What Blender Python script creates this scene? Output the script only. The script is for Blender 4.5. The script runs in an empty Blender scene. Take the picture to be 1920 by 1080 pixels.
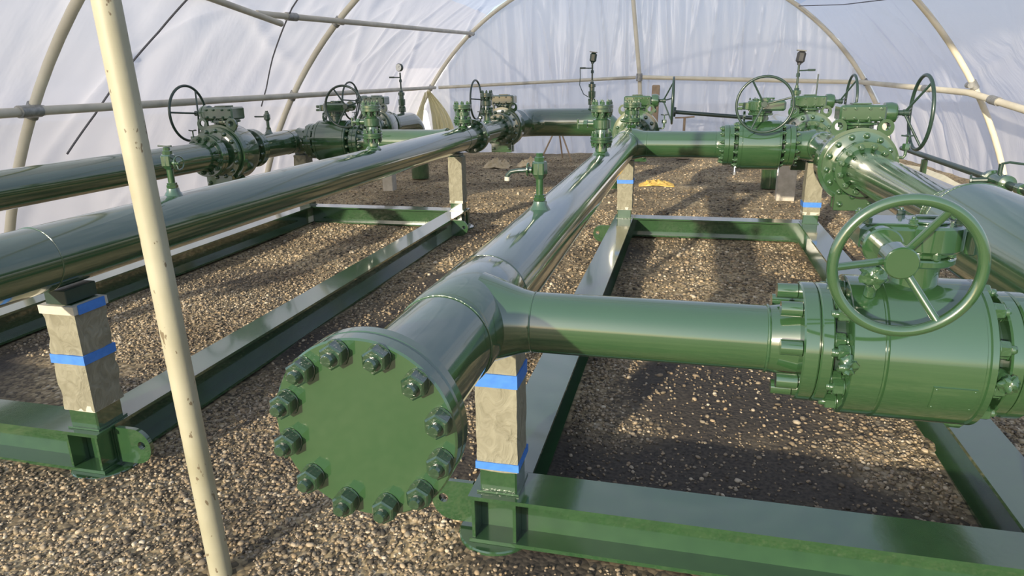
import bpy, bmesh, math, random
import numpy as np
from mathutils import Vector, Matrix, noise
random.seed(7); rng = np.random.default_rng(11)
PI = math.pi
sc = bpy.context.scene
COL = sc.collection
ZP = 1.007            # height of every main pipe axis
RP = 0.1365           # main pipe radius
XB, XA, XD, XC = -0.613, -2.582, -4.577, 1.297   # the four lines

# ------------------------------------------------------------------ materials
def new_mat(name):
    m = bpy.data.materials.new(name); m.use_nodes = True
    nt = m.node_tree; nt.nodes.clear()
    out = nt.nodes.new('ShaderNodeOutputMaterial')
    return m, nt, out
def N(nt, typ, **kw):
    n = nt.nodes.new(typ)
    for k, v in kw.items():
        if k in n.inputs: n.inputs[k].default_value = v
        else: setattr(n, k, v)
    return n
def L(nt, a, ao, b, bi): nt.links.new(a.outputs[ao], b.inputs[bi])
def ramp(nt, stops):
    r = nt.nodes.new('ShaderNodeValToRGB')
    e = r.color_ramp.elements
    while len(e) < len(stops): e.new(0.5)
    for el, (p, c) in zip(e, stops): el.position = p; el.color = (*c, 1)
    return r
def paint(name, c1, c2, rough, bump=0.02, scale=6.0, coat=0.0, spec=0.5, metal=0.0, bscale=60):
    m, nt, out = new_mat(name)
    b = N(nt, 'ShaderNodeBsdfPrincipled'); b.inputs['Roughness'].default_value = rough
    b.inputs['Coat Weight'].default_value = coat; b.inputs['Coat Roughness'].default_value = 0.07; b.inputs['Coat IOR'].default_value = 1.8
    b.inputs['Specular IOR Level'].default_value = spec; b.inputs['Metallic'].default_value = metal
    tc = N(nt, 'ShaderNodeTexCoord')
    n1 = N(nt, 'ShaderNodeTexNoise', Scale=scale, Detail=4.0); L(nt, tc, 'Object', n1, 'Vector')
    r = ramp(nt, [(0.3, c1), (0.7, c2)]); L(nt, n1, 'Fac', r, 'Fac'); L(nt, r, 'Color', b, 'Base Color')
    n2 = N(nt, 'ShaderNodeTexNoise', Scale=bscale, Detail=2.0); L(nt, tc, 'Object', n2, 'Vector')
    bp = N(nt, 'ShaderNodeBump', Strength=bump, Distance=0.01); L(nt, n2, 'Fac', bp, 'Height'); L(nt, bp, 'Normal', b, 'Normal')
    L(nt, b, 'BSDF', out, 'Surface')
    return m
GREEN = paint('green_enamel', (0.025, 0.070, 0.026), (0.030, 0.078, 0.029), 0.15, 0.006, 4.0, coat=1.0, spec=.75)
GREENB = paint('green_enamel_brushed', (0.022, 0.060, 0.024), (0.029, 0.076, 0.029), 0.19, 0.04, 14.0, coat=0.9, bscale=30, spec=.7)
GREENL = paint('green_enamel_lumpy', (0.027, 0.070, 0.029), (0.034, 0.085, 0.036), 0.2, 0.30, 30.0, coat=0.8, bscale=90)
DARKG = paint('dark_green_metal', (0.016, 0.035, 0.026), (0.024, 0.05, 0.036), 0.35, 0.05, 20.0, coat=0.2)
CHROME = paint('bright_steel', (0.62, 0.64, 0.66), (0.75, 0.76, 0.78), 0.25, 0.02, 20.0, metal=1.0)
CREAM = None
def cream_mat():
    m, nt, out = new_mat('cream_paint_chipped')
    b = N(nt, 'ShaderNodeBsdfPrincipled', Roughness=0.5)
    tc = N(nt, 'ShaderNodeTexCoord')
    n1 = N(nt, 'ShaderNodeTexNoise', Scale=3.0, Detail=5.0); L(nt, tc, 'Object', n1, 'Vector')
    r1 = ramp(nt, [(0.35, (0.30, 0.285, 0.19)), (0.65, (0.40, 0.385, 0.28))]); L(nt, n1, 'Fac', r1, 'Fac')
    mp = N(nt, 'ShaderNodeMapping'); mp.inputs['Scale'].default_value = (34, 34, 16); L(nt, tc, 'Object', mp, 'Vector')
    n2 = N(nt, 'ShaderNodeTexNoise', Scale=1.0, Detail=3.0, Roughness=0.6); L(nt, mp, 'Vector', n2, 'Vector')
    r2 = ramp(nt, [(0.645, (0, 0, 0)), (0.665, (1, 1, 1))]); L(nt, n2, 'Fac', r2, 'Fac')
    mx = N(nt, 'ShaderNodeMix', data_type='RGBA')
    L(nt, r2, 'Color', mx, 0); L(nt, r1, 'Color', mx, 6); mx.inputs[7].default_value = (0.16, 0.13, 0.08, 1)
    L(nt, mx, 2, b, 'Base Color')
    bp = N(nt, 'ShaderNodeBump', Strength=0.15, Distance=0.004); L(nt, n2, 'Fac', bp, 'Height'); L(nt, bp, 'Normal', b, 'Normal')
    L(nt, b, 'BSDF', out, 'Surface'); return m
CREAM = cream_mat()
HOOPM = paint('cream_tube', (0.56, 0.52, 0.40), (0.70, 0.66, 0.52), 0.5, 0.05, 3.0)
GALV = paint('weathered_tube', (0.40, 0.38, 0.31), (0.55, 0.52, 0.42), 0.45, 0.05, 5.0)
CLAMP = paint('galvanised_clamp', (0.22, 0.23, 0.22), (0.36, 0.36, 0.34), 0.45, 0.15, 30.0, metal=0.5)
def paper_mat():
    m, nt, out = new_mat('masking_paper')
    b = N(nt, 'ShaderNodeBsdfPrincipled', Roughness=0.75)
    tc = N(nt, 'ShaderNodeTexCoord')
    mp = N(nt, 'ShaderNodeMapping'); mp.inputs['Scale'].default_value = (14, 14, 9); mp.inputs['Rotation'].default_value = (0.3, 0.5, 0.4)
    L(nt, tc, 'Object', mp, 'Vector')
    v = N(nt, 'ShaderNodeTexNoise', Scale=1.3, Detail=3.0, Distortion=1.6); L(nt, mp, 'Vector', v, 'Vector')
    bp = N(nt, 'ShaderNodeBump', Strength=0.9, Distance=0.012); L(nt, v, 'Fac', bp, 'Height'); L(nt, bp, 'Normal', b, 'Normal')
    r = ramp(nt, [(0.3, (0.17, 0.162, 0.11)), (0.7, (0.245, 0.237, 0.17))]); L(nt, v, 'Fac', r, 'Fac'); L(nt, r, 'Color', b, 'Base Color')
    L(nt, b, 'BSDF', out, 'Surface'); return m
PAPER = paper_mat()
TAPE = paint('blue_masking_tape', (0.035, 0.16, 0.50), (0.05, 0.20, 0.58), 0.6, 0.1, 30.0)
TAPE2 = paint('pale_masking_tape', (0.42, 0.41, 0.33), (0.50, 0.48, 0.40), 0.6, 0.1, 30.0)
CONC = paint('pale_timber', (0.36, 0.33, 0.27), (0.52, 0.49, 0.42), 0.85, 0.3, 9.0, bscale=40)
WOOD = paint('brown_wood', (0.27, 0.20, 0.13), (0.38, 0.29, 0.20), 0.8, 0.3, 12.0)
TAN = paint('tan_cloth', (0.46, 0.36, 0.20), (0.60, 0.50, 0.33), 0.9, 0.6, 9.0, bscale=25)
YELL = paint('yellow_cloth', (0.50, 0.32, 0.06), (0.62, 0.44, 0.14), 0.9, 0.6, 20.0, bscale=25)
BLACK = paint('black_rubber', (0.02, 0.022, 0.024), (0.035, 0.037, 0.04), 0.5, 0.1, 20.0)
CORDM = paint('grey_cord', (0.10, 0.10, 0.11), (0.15, 0.15, 0.16), 0.8, 0.1, 20.0)
WHITE = paint('white_cladding', (0.74, 0.75, 0.76), (0.80, 0.80, 0.80), 0.6, 0.05, 3.0)
DIAL = paint('dial_white', (0.72, 0.72, 0.66), (0.78, 0.78, 0.72), 0.3, 0.0, 3.0)

def film_mat(name, tint, sx, fold, k_tr=.58):
    m, nt, out = new_mat(name)
    tc = N(nt, 'ShaderNodeTexCoord')
    mp = N(nt, 'ShaderNodeMapping'); mp.inputs['Scale'].default_value = sx; L(nt, tc, 'Object', mp, 'Vector')
    n1 = N(nt, 'ShaderNodeTexNoise', Scale=1.0, Detail=5.0, Distortion=0.9); L(nt, mp, 'Vector', n1, 'Vector')
    bp = N(nt, 'ShaderNodeBump', Strength=fold, Distance=0.10); L(nt, n1, 'Fac', bp, 'Height')
    n3 = N(nt, 'ShaderNodeTexNoise', Scale=0.5, Detail=3.0); L(nt, tc, 'Object', n3, 'Vector')
    r = ramp(nt, [(0.3, tuple(c * 0.97 for c in tint)), (0.7, tint)]); L(nt, n3, 'Fac', r, 'Fac')
    d = N(nt, 'ShaderNodeBsdfDiffuse'); L(nt, r, 'Color', d, 'Color'); L(nt, bp, 'Normal', d, 'Normal')
    t = N(nt, 'ShaderNodeBsdfTranslucent'); L(nt, r, 'Color', t, 'Color'); L(nt, bp, 'Normal', t, 'Normal')
    tr = N(nt, 'ShaderNodeBsdfTransparent'); tr.inputs['Color'].default_value = (0.95, 0.96, 1.0, 1)
    g = N(nt, 'ShaderNodeBsdfGlossy', Roughness=0.35); g.inputs['Color'].default_value = (0.9, 0.9, 0.95, 1); L(nt, bp, 'Normal', g, 'Normal')
    m1 = N(nt, 'ShaderNodeMixShader', Fac=k_tr); L(nt, d, 0, m1, 1); L(nt, t, 0, m1, 2)
    m2 = N(nt, 'ShaderNodeMixShader', Fac=0.12); L(nt, m1, 0, m2, 1); L(nt, tr, 0, m2, 2)
    m3 = N(nt, 'ShaderNodeMixShader', Fac=0.06); L(nt, m2, 0, m3, 1); L(nt, g, 0, m3, 2)
    L(nt, m3, 0, out, 'Surface'); return m
FILM = film_mat('milky_film', (0.85, 0.86, 0.935), (0.5, 0.5, 0.35), 0.6, .44)
FILMC = film_mat('milky_film_roof', (0.74, 0.82, 0.97), (0.5, 0.5, 0.35), 0.6, .5)
FILMR = film_mat('milky_film_loose', (0.92, 0.91, 0.955), (1.1, 1.1, 0.3), 0.9, .6)
FILMB = film_mat('milky_film_hanging', (0.90, 0.91, 0.965), (1.6, 1.6, 0.22), 0.8)
DRAPE = film_mat('yellowed_film', (0.86, 0.82, 0.58), (6, 6, 0.8), 0.9)

def ground_mat():
    m, nt, out = new_mat('gravel_ground')
    b = N(nt, 'ShaderNodeBsdfPrincipled', Roughness=0.9)
    tc = N(nt, 'ShaderNodeTexCoord')
    v = N(nt, 'ShaderNodeTexVoronoi', Scale=42.0); L(nt, tc, 'Object', v, 'Vector')
    sep = N(nt, 'ShaderNodeSeparateColor'); L(nt, v, 'Color', sep, 0)
    r = ramp(nt, [(0.0, (0.10, 0.088, 0.058)), (0.3, (0.34, 0.28, 0.18)), (0.55, (0.50, 0.41, 0.25)), (0.8, (0.60, 0.50, 0.32)), (1.0, (0.70, 0.62, 0.47))])
    L(nt, sep, 0, r, 'Fac')
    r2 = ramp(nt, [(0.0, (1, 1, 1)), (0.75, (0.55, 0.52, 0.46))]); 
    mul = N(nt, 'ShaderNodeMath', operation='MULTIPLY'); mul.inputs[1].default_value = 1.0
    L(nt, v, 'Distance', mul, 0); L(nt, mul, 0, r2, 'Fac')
    n = N(nt, 'ShaderNodeTexNoise', Scale=1.1, Detail=6.0); L(nt, tc, 'Object', n, 'Vector')
    r3 = ramp(nt, [(0.36, (0.50, 0.47, 0.42)), (0.62, (1.0, 0.97, 0.90))]); L(nt, n, 'Fac', r3, 'Fac')
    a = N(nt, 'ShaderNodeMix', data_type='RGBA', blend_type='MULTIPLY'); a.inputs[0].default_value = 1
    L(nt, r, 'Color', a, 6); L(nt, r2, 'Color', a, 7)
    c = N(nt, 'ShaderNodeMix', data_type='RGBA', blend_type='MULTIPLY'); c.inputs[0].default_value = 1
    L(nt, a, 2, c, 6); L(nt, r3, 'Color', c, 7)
    sa = N(nt, 'ShaderNodeAttribute', attribute_name='soil_shade')  # mask for dark earth, with shade beside the skid beams painted in
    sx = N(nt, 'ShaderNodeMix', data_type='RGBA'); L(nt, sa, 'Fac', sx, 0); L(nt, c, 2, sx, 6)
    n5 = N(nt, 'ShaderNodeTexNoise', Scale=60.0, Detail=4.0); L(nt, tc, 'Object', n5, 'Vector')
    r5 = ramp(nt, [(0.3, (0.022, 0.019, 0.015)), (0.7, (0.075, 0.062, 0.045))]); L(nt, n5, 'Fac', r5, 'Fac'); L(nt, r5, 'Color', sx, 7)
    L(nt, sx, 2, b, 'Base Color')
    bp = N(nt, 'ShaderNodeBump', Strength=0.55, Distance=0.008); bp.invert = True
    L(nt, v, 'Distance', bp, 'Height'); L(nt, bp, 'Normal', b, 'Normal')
    L(nt, b, 'BSDF', out, 'Surface'); return m
GROUND = ground_mat()
def pebble_mat():
    m, nt, out = new_mat('pebble_stone')
    b = N(nt, 'ShaderNodeBsdfPrincipled', Roughness=0.7)
    g = N(nt, 'ShaderNodeNewGeometry')
    r = ramp(nt, [(0.0, (0.045, 0.040, 0.030)), (0.2, (0.14, 0.115, 0.08)), (0.4, (0.26, 0.21, 0.138)), (0.58, (0.24, 0.21, 0.16)), (0.75, (0.35, 0.268, 0.165)), (0.9, (0.40, 0.335, 0.24)), (1.0, (0.54, 0.49, 0.39))])
    L(nt, g, 'Random Per Island', r, 'Fac')
    tc = N(nt, 'ShaderNodeTexCoord')
    n = N(nt, 'ShaderNodeTexNoise', Scale=1.1, Detail=6.0); L(nt, tc, 'Object', n, 'Vector')
    r3 = ramp(nt, [(0.36, (0.60, 0.56, 0.51)), (0.60, (1.08, 1.05, 0.98))]); L(nt, n, 'Fac', r3, 'Fac')
    c = N(nt, 'ShaderNodeMix', data_type='RGBA', blend_type='MULTIPLY'); c.inputs[0].default_value = 1
    L(nt, r, 'Color', c, 6); L(nt, r3, 'Color', c, 7); L(nt, c, 2, b, 'Base Color')
    n2 = N(nt, 'ShaderNodeTexNoise', Scale=220.0, Detail=3.0); L(nt, tc, 'Object', n2, 'Vector')
    bp = N(nt, 'ShaderNodeBump', Strength=0.3, Distance=0.003); L(nt, n2, 'Fac', bp, 'Height'); L(nt, bp, 'Normal', b, 'Normal')
    L(nt, b, 'BSDF', out, 'Surface'); return m
PEBBLE = pebble_mat()

# ------------------------------------------------------------------ mesh builder
def V(*a): return Vector(a)
def frame(d):
    d = d.normalized()
    a = V(0, 0, 1) if abs(d.z) < 0.9 else V(1, 0, 0)
    u = a.cross(d).normalized(); w = d.cross(u)
    return u, w
class MB:
    def __init__(s): s.v = []; s.f = []
    def add(s, vs, fs):
        b = len(s.v); s.v += [tuple(x) for x in vs]; s.f += [tuple(b + i for i in f) for f in fs]; return s
    def lathe(s, p0, d, prof, seg=48, closed=False):
        p0 = V(*p0); d = V(*d).normalized(); u, w = frame(d); vs = []; fs = []
        for t, r in prof:
            for k in range(seg):
                a = 2 * PI * k / seg
                vs.append(p0 + d * t + (u * math.cos(a) + w * math.sin(a)) * r)
        n = len(prof)
        for i in range(n if closed else n - 1):
            j = (i + 1) % n
            for k in range(seg):
                l = (k + 1) % seg
                fs.append((i * seg + k, i * seg + l, j * seg + l, j * seg + k))
        if not closed:
            fs.append(tuple(reversed(range(seg)))); fs.append(tuple((n - 1) * seg + k for k in range(seg)))
        return s.add(vs, fs)
    def cyl(s, p0, p1, r0, r1=None, seg=24):
        p0 = V(*p0); p1 = V(*p1); r1 = r0 if r1 is None else r1
        return s.lathe(p0, p1 - p0, [(0, r0), ((p1 - p0).length, r1)], seg)
    def disc(s, p0, p1, r, c=0.004, seg=48):
        p0 = V(*p0); p1 = V(*p1); t = (p1 - p0).length
        return s.lathe(p0, p1 - p0, [(0, r - c), (c, r), (t - c, r), (t, r - c)], seg)
    def tubering(s, p0, p1, r, ri, seg=64):
        p0 = V(*p0); p1 = V(*p1); t = (p1 - p0).length
        return s.lathe(p0, p1 - p0, [(0, ri), (0, r), (t, r), (t, ri)], seg, closed=True)
    def torus(s, c, d, R, r, seg=64, ms=14):
        c = V(*c); d = V(*d)
        return s.lathe(c, d, [(r * math.sin(2 * PI * k / ms), R + r * math.cos(2 * PI * k / ms)) for k in range(ms)], seg, closed=True)
    def box(s, c, size, rot=None, bev=0.0):
        c = V(*c); hx, hy, hz = [q / 2 for q in size]; bev = min(bev, hx * .9, hy * .9, hz * .9)
        R = rot or Matrix.Identity(3)
        pts = []
        for sx in (-1, 1):
            for sy in (-1, 1):
                for sz in (-1, 1):
                    p = V(sx * hx, sy * hy, sz * hz)
                    if bev <= 0: pts.append(p)
                    else:
                        for k in range(3):
                            q = p.copy()
                            for j in range(3):
                                if j != k: q[j] -= (sx, sy, sz)[j] * bev
                            pts.append(q)
        bm = bmesh.new()
        for p in pts: bm.verts.new(R @ p + c)
        bmesh.ops.convex_hull(bm, input=bm.verts)
        bmesh.ops.dissolve_limit(bm, angle_limit=0.01, verts=bm.verts, edges=bm.edges)
        bm.verts.ensure_lookup_table(); bm.verts.index_update()
        s.add([v.co for v in bm.verts], [[v.index for v in f.verts] for f in bm.faces]); bm.free(); return s
    def sweep(s, pts, r, seg=12, cap=True):
        pts = [V(*p) for p in pts]; n = len(pts); vs = []; fs = []
        d = (pts[1] - pts[0]).normalized(); u, w = frame(d)
        for i, p in enumerate(pts):
            d = (pts[min(i + 1, n - 1)] - pts[max(i - 1, 0)]).normalized()
            u = (u - d * u.dot(d)).normalized(); w = d.cross(u)
            rr = r[i] if isinstance(r, (list, tuple)) else r
            for k in range(seg):
                a = 2 * PI * k / seg; vs.append(p + (u * math.cos(a) + w * math.sin(a)) * rr)
        for i in range(n - 1):
            for k in range(seg):
                l = (k + 1) % seg; fs.append((i * seg + k, i * seg + l, (i + 1) * seg + l, (i + 1) * seg + k))
        if cap: fs.append(tuple(reversed(range(seg)))); fs.append(tuple((n - 1) * seg + k for k in range(seg)))
        return s.add(vs, fs)
    def prism(s, poly, o, u, w, d, holes=()):
        o, u, w, d = V(*o), V(*u), V(*w), V(*d); n = len(poly); vs = []; fs = []
        for z in (0, 1):
            for a, b in poly: vs.append(o + u * a + w * b + d * z)
        fs.append(tuple(reversed(range(n)))); fs.append(tuple(n + k for k in range(n)))
        for k in range(n): l = (k + 1) % n; fs.append((k, l, n + l, n + k))
        return s.add(vs, fs)
    def ring_plate(s, outer, inner, o, u, w, d):
        o, u, w, d = V(*o), V(*u), V(*w), V(*d); n = len(outer); vs = []; fs = []
        for z in (0, 1):
            for pl in (outer, inner):
                for a, b in pl: vs.append(o + u * a + w * b + d * z)
        for k in range(n):
            l = (k + 1) % n
            fs += [(l, k, n + k, n + l), (2 * n + k, 2 * n + l, 3 * n + l, 3 * n + k), (k, l, 2 * n + l, 2 * n + k), (n + l, n + k, 3 * n + k, 3 * n + l)]
        return s.add(vs, fs)
    def hexa(s, p0, d, af, h, ph=0.0):
        R = af / math.sqrt(3); d = V(*d).normalized(); u, w = frame(d); p0 = V(*p0); c = 0.12 * h; vs = []; fs = []
        for t, k in ((0, 1), (h - c, 1), (h, .86)):
            for j in range(6):
                a = PI * j / 3 + ph; vs.append(p0 + d * t + (u * math.cos(a) + w * math.sin(a)) * R * k)
        for i in range(2):
            for j in range(6): l = (j + 1) % 6; fs.append((i * 6 + j, i * 6 + l, i * 6 + 6 + l, i * 6 + 6 + j))
        fs.append(tuple(reversed(range(6)))); fs.append(tuple(12 + j for j in range(6)))
        return s.add(vs, fs)
    def ball(s, c, rx, ry=None, rz=None, sub=2, jit=0.0):
        bm = bmesh.new(); bmesh.ops.create_icosphere(bm, subdivisions=sub, radius=1.0)
        ry = rx if ry is None else ry; rz = rx if rz is None else rz; c = V(*c)
        for v in bm.verts:
            k = 1 + jit * noise.noise(v.co * 2.3 + c * 9)
            v.co = V(v.co.x * rx * k, v.co.y * ry * k, v.co.z * rz * k) + c
        bm.verts.index_update()
        s.add([v.co for v in bm.verts], [[v.index for v in f.verts] for f in bm.faces]); bm.free(); return s
    def mesh(s, name, mat, ang=35):
        me = bpy.data.meshes.new(name); me.from_pydata(s.v, [], s.f); me.validate()
        bm = bmesh.new(); bm.from_mesh(me); bmesh.ops.recalc_face_normals(bm, faces=bm.faces); bm.to_mesh(me); bm.free()
        me.polygons.foreach_set('use_smooth', [True] * len(me.polygons)); me.set_sharp_from_angle(angle=math.radians(ang))
        me.materials.append(mat); return me
    def build(s, name, mat, parent=None, ang=35, **tags):
        o = bpy.data.objects.new(name, s.mesh(name, mat, ang)); COL.objects.link(o)
        if parent is not None: o.parent = parent
        for k, v in tags.items(): o[k] = v
        return o
def put(name, me, parent, loc=(0, 0, 0), rot=None, label=None):
    o = bpy.data.objects.new(name, me); COL.objects.link(o); o.parent = parent; o.location = loc
    if rot is not None: o.rotation_euler = rot
    if label: o['label'] = label
    return o
def thing(name, label, cat, loc=(0, 0, 0), rz=0.0, group=None, kind=None):
    o = bpy.data.objects.new(name, None); COL.objects.link(o); o.location = loc; o.rotation_euler = (0, 0, rz)
    o.empty_display_size = .1
    o['label'] = label; o['category'] = cat
    if group: o['group'] = group
    if kind: o['kind'] = kind
    return o
def tag(o, label, cat, group=None, kind=None):
    o['label'] = label; o['category'] = cat
    if group: o['group'] = group
    if kind: o['kind'] = kind
    return o
def copy_tree(o, parent=None):
    c = o.copy(); COL.objects.link(c); c.parent = parent
    for ch in list(o.children): copy_tree(ch, c)
    return c

# ------------------------------------------------------------------ ground
def gz(x, y):
    h = 0.030 * noise.noise(V(x * .8, y * .8, 3.1)) + 0.016 * noise.noise(V(x * 2.6, y * 2.6, 7.7)) - 0.012
    for xc, yc, r, a in ((-3.4, 4.2, 1.0, .05), (-3.3, 5.6, .9, .04), (.75, 3.6, .7, .035), (.3, 6.0, .8, .03)):
        q = ((x - xc) ** 2 + (y - yc) ** 2) / (r * r)
        if q < 4: h += a * math.exp(-q * 1.5)
    return h
def soil_shade(x, y):
    # 1 where gravel thins to dark earth; blobs also paint in beam shade
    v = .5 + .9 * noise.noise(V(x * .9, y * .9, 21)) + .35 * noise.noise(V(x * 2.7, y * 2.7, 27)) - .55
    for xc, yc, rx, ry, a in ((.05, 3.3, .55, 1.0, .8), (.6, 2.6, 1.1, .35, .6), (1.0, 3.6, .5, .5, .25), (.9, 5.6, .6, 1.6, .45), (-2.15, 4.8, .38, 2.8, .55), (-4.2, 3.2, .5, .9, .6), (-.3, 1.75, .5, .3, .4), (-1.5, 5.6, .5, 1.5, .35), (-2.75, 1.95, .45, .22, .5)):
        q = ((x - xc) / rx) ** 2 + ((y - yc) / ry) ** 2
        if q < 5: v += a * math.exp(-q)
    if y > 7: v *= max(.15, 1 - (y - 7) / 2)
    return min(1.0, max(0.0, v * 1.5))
def build_ground():
    xs = np.concatenate([np.linspace(-30, -7, 20)[:-1], np.linspace(-7, 5, 170), np.linspace(5, 30, 20)[1:]])
    ys = np.concatenate([np.linspace(-20, 0, 18)[:-1], np.linspace(0, 16, 220), np.linspace(16, 45, 24)[1:]])
    vs = [(x, y, gz(x, y)) for y in ys for x in xs]; nx = len(xs)
    fs = [(j * nx + i, j * nx + i + 1, (j + 1) * nx + i + 1, (j + 1) * nx + i) for j in range(len(ys) - 1) for i in range(nx - 1)]
    me = bpy.data.meshes.new('floor'); me.from_pydata(vs, [], fs); me.polygons.foreach_set('use_smooth', [True] * len(fs))
    at = me.attributes.new('soil_shade', 'FLOAT', 'POINT'); at.data.foreach_set('value', np.array([soil_shade(x, y) if -7 < x < 5 and 0 < y < 17 else 0.0 for x, y, z in vs], dtype=np.float32))
    me.materials.append(GROUND); o = bpy.data.objects.new('floor', me); COL.objects.link(o); o['kind'] = 'structure'
    o['label'] = 'brown gravel ground under the whole tent'
build_ground()
KEEP_OUT = []
for a, b, y0, y1 in ((-.618, 1.297, 2.232, 7.66), (-4.577, -2.582, 2.316, 7.745)):
    KEEP_OUT += [(a - .11, b + .11, y0 - .105, y0 + .105), (a - .11, b + .11, y1 - .105, y1 + .105), (a - .105, a + .105, y0, y1), (b - .105, b + .105, y0, y1)]
KEEP_OUT += [(-1.62, -1.49, 1.71, 1.84), (-4.70, -4.45, 10.1, 10.4), (1.25, 1.55, 10.15, 10.45), (-4.0, -3.25, 13.1, 13.7), (-3.4, -2.7, 13.3, 13.9), (-.9, .2, 11.1, 11.6), (-1.4, -.85, 10.8, 11.4), (-4.8, -4.35, 11.3, 11.9), (1.1, 1.5, 11.0, 11.5), (-.25, .2, 15.0, 15.4)]
def build_gravel():
    def ico(sub):
        bm = bmesh.new(); bmesh.ops.create_icosphere(bm, subdivisions=sub, radius=1.0)
        bm.verts.index_update()
        v = np.array([x.co[:] for x in bm.verts]); f = np.array([[q.index for q in g.verts] for g in bm.faces]); bm.free(); return v, f
    zones = [(-3.2, 1.6, 0.9, 3.3, 64000, 2, .0056), (-5.2, 2.2, 3.3, 5.4, 56000, 1, .0070), (-5.6, 3.2, 5.4, 9.0, 26000, 1, .0098), (-5.6, 3.6, 9.0, 15.0, 8000, 1, .012)]
    AV, AF = [], []; base = 0
    for x0, x1, y0, y1, n, sub, r in zones:
        iv, jf = ico(sub)
        X = rng.uniform(x0, x1, n); Y = rng.uniform(y0, y1, n); ok = np.ones(n, bool)
        for a0, a1, b0, b1 in KEEP_OUT: ok &= ~((X > a0 - .02) & (X < a1 + .02) & (Y > b0 - .02) & (Y < b1 + .02))
        X, Y = X[ok], Y[ok]; S = np.array([soil_shade(a, b) for a, b in zip(X, Y)]); ok = rng.uniform(0, 1, len(X)) > S * .86; X, Y = X[ok], Y[ok]; n = len(X)
        R = r * np.exp(rng.normal(0, .38, n)); R = np.clip(R, r * .45, r * 2.3)
        Z = np.array([gz(a, b) for a, b in zip(X, Y)]) + R * .25
        sc3 = np.stack([R * rng.uniform(.8, 1.45, n), R * rng.uniform(.7, 1.1, n), R * rng.uniform(.5, .85, n)], 1)
        P = iv[None] * sc3[:, None, :] * (1 + rng.uniform(-.14, .14, (n, len(iv), 1)))
        a = rng.uniform(0, 2 * PI, n); b = rng.normal(0, .35, n)
        ca, sa, cb, sb = np.cos(a)[:, None], np.sin(a)[:, None], np.cos(b)[:, None], np.sin(b)[:, None]
        x, y, z = P[..., 0], P[..., 1], P[..., 2]
        y, z = y * cb - z * sb, y * sb + z * cb
        x, y = x * ca - y * sa, x * sa + y * ca
        P = np.stack([x + X[:, None], y + Y[:, None], z + Z[:, None]], 2)
        AV.append(P.reshape(-1, 3)); AF.append((jf[None] + (np.arange(n) * len(iv))[:, None, None]).reshape(-1, 3) + base); base += n * len(iv)
    Vv = np.concatenate(AV); F = np.concatenate(AF)
    me = bpy.data.meshes.new('gravel'); me.vertices.add(len(Vv)); me.vertices.foreach_set('co', Vv.ravel())
    me.loops.add(F.size); me.loops.foreach_set('vertex_index', F.ravel().astype(np.int32))
    me.polygons.add(len(F)); me.polygons.foreach_set('loop_start', (np.arange(len(F)) * 3).astype(np.int32))
    me.polygons.foreach_set('use_smooth', np.ones(len(F), bool)); me.update(); me.validate()
    me.materials.append(PEBBLE)
    o = bpy.data.objects.new('gravel', me); COL.objects.link(o)
    tag(o, 'loose tan and grey pebbles covering the ground under the pipes', 'gravel', kind='stuff')
build_gravel()

# ------------------------------------------------------------------ skids
BW, BH = 0.205, 0.20
def hbeam(mb, p0, p1):
    p0 = V(*p0); p1 = V(*p1); d = (p1 - p0); n = d.normalized(); side = n.cross(V(0, 0, 1))
    h = BH; w = BW / 2; tf = .016; tw = .007
    poly = [(-w, 0), (w, 0), (w, tf), (tw, tf), (tw, h - tf), (w, h - tf), (w, h), (-w, h), (-w, h - tf), (-tw, h - tf), (-tw, tf), (-w, tf)]
    return mb.prism(poly, p0, side, (0, 0, 1), d)
def lug_plate(mb, x, y, sgn, hole=True):
    # plate in the XZ plane with a round nose and a pin hole
    n = 40; R = .088; out = []; inn = []
    ln = .18
    for k in range(n):
        a = 2 * PI * k / n - PI + PI / n; ca, sa = math.cos(a), math.sin(a)
        px, pz = R * ca, R * sa
        if ca < 0:
            px = -(ln - R) * min(1, abs(ca) * 1.4) if abs(ca) < abs(sa) else -(ln - R)
            pz = math.copysign(R, sa) if abs(ca) < abs(sa) else R * sa / abs(ca)
        out.append((px, pz)); inn.append((.040 + .020 * ca, .020 * sa + .008))
    cx = x + sgn * (ln - R)
    mb.ring_plate(out, inn, (cx, y, .105), (sgn, 0, 0), (0, 0, 1), (0, .02, 0))
def skid(label, x0, x1, y0, y1, posts, lugs, face):
    root = thing('skid_frame', label, 'steel frame', ((x0 + x1) / 2, (y0 + y1) / 2, 0))
    off = V(*root.location)
    def B(mb, name, mat, **k):
        o = mb.build(name, mat, root, **k); o.location = -off; return o
    e = .0015
    B(hbeam(MB(), (x0 - BW / 2, y0, 0), (x1 + BW / 2, y0, 0)), 'beam', GREENB)
    B(hbeam(MB(), (x0 - BW / 2, y1, 0), (x1 + BW / 2, y1, 0)), 'beam', GREENB)
    for x in (x0, x1): B(hbeam(MB(), (x, y0 + BW / 2 + e, 0), (x, y1 - BW / 2 - e, 0)), 'beam', GREENB)
    for x, s in ((x0, 1), (x1, -1)):
        for y, t in ((y0, -1), (y1, 1)):
            # stiffeners and end plate closing the beam end
            for q, b in ((x + s * .075, y + t * .053), (x - s * .085, y + t * .053), (x - s * .085, y - t * .053)):
                B(MB().box((q, b, .1), (.012, .088, .166)), 'stiffener', GREENB)
            mb = MB(); mb.disc((x - s * .02, y, -.03), (x - s * .02, y, -.001), .15, .005, 40); B(mb, 'foot_pad', GREENB)
    for x, y, s in lugs:
        mb = MB(); lug_plate(mb, x, y, s); B(mb, 'lifting_lug', GREENB)
    for p in posts:
        support_post(root, off, **p)
    return root
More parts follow.
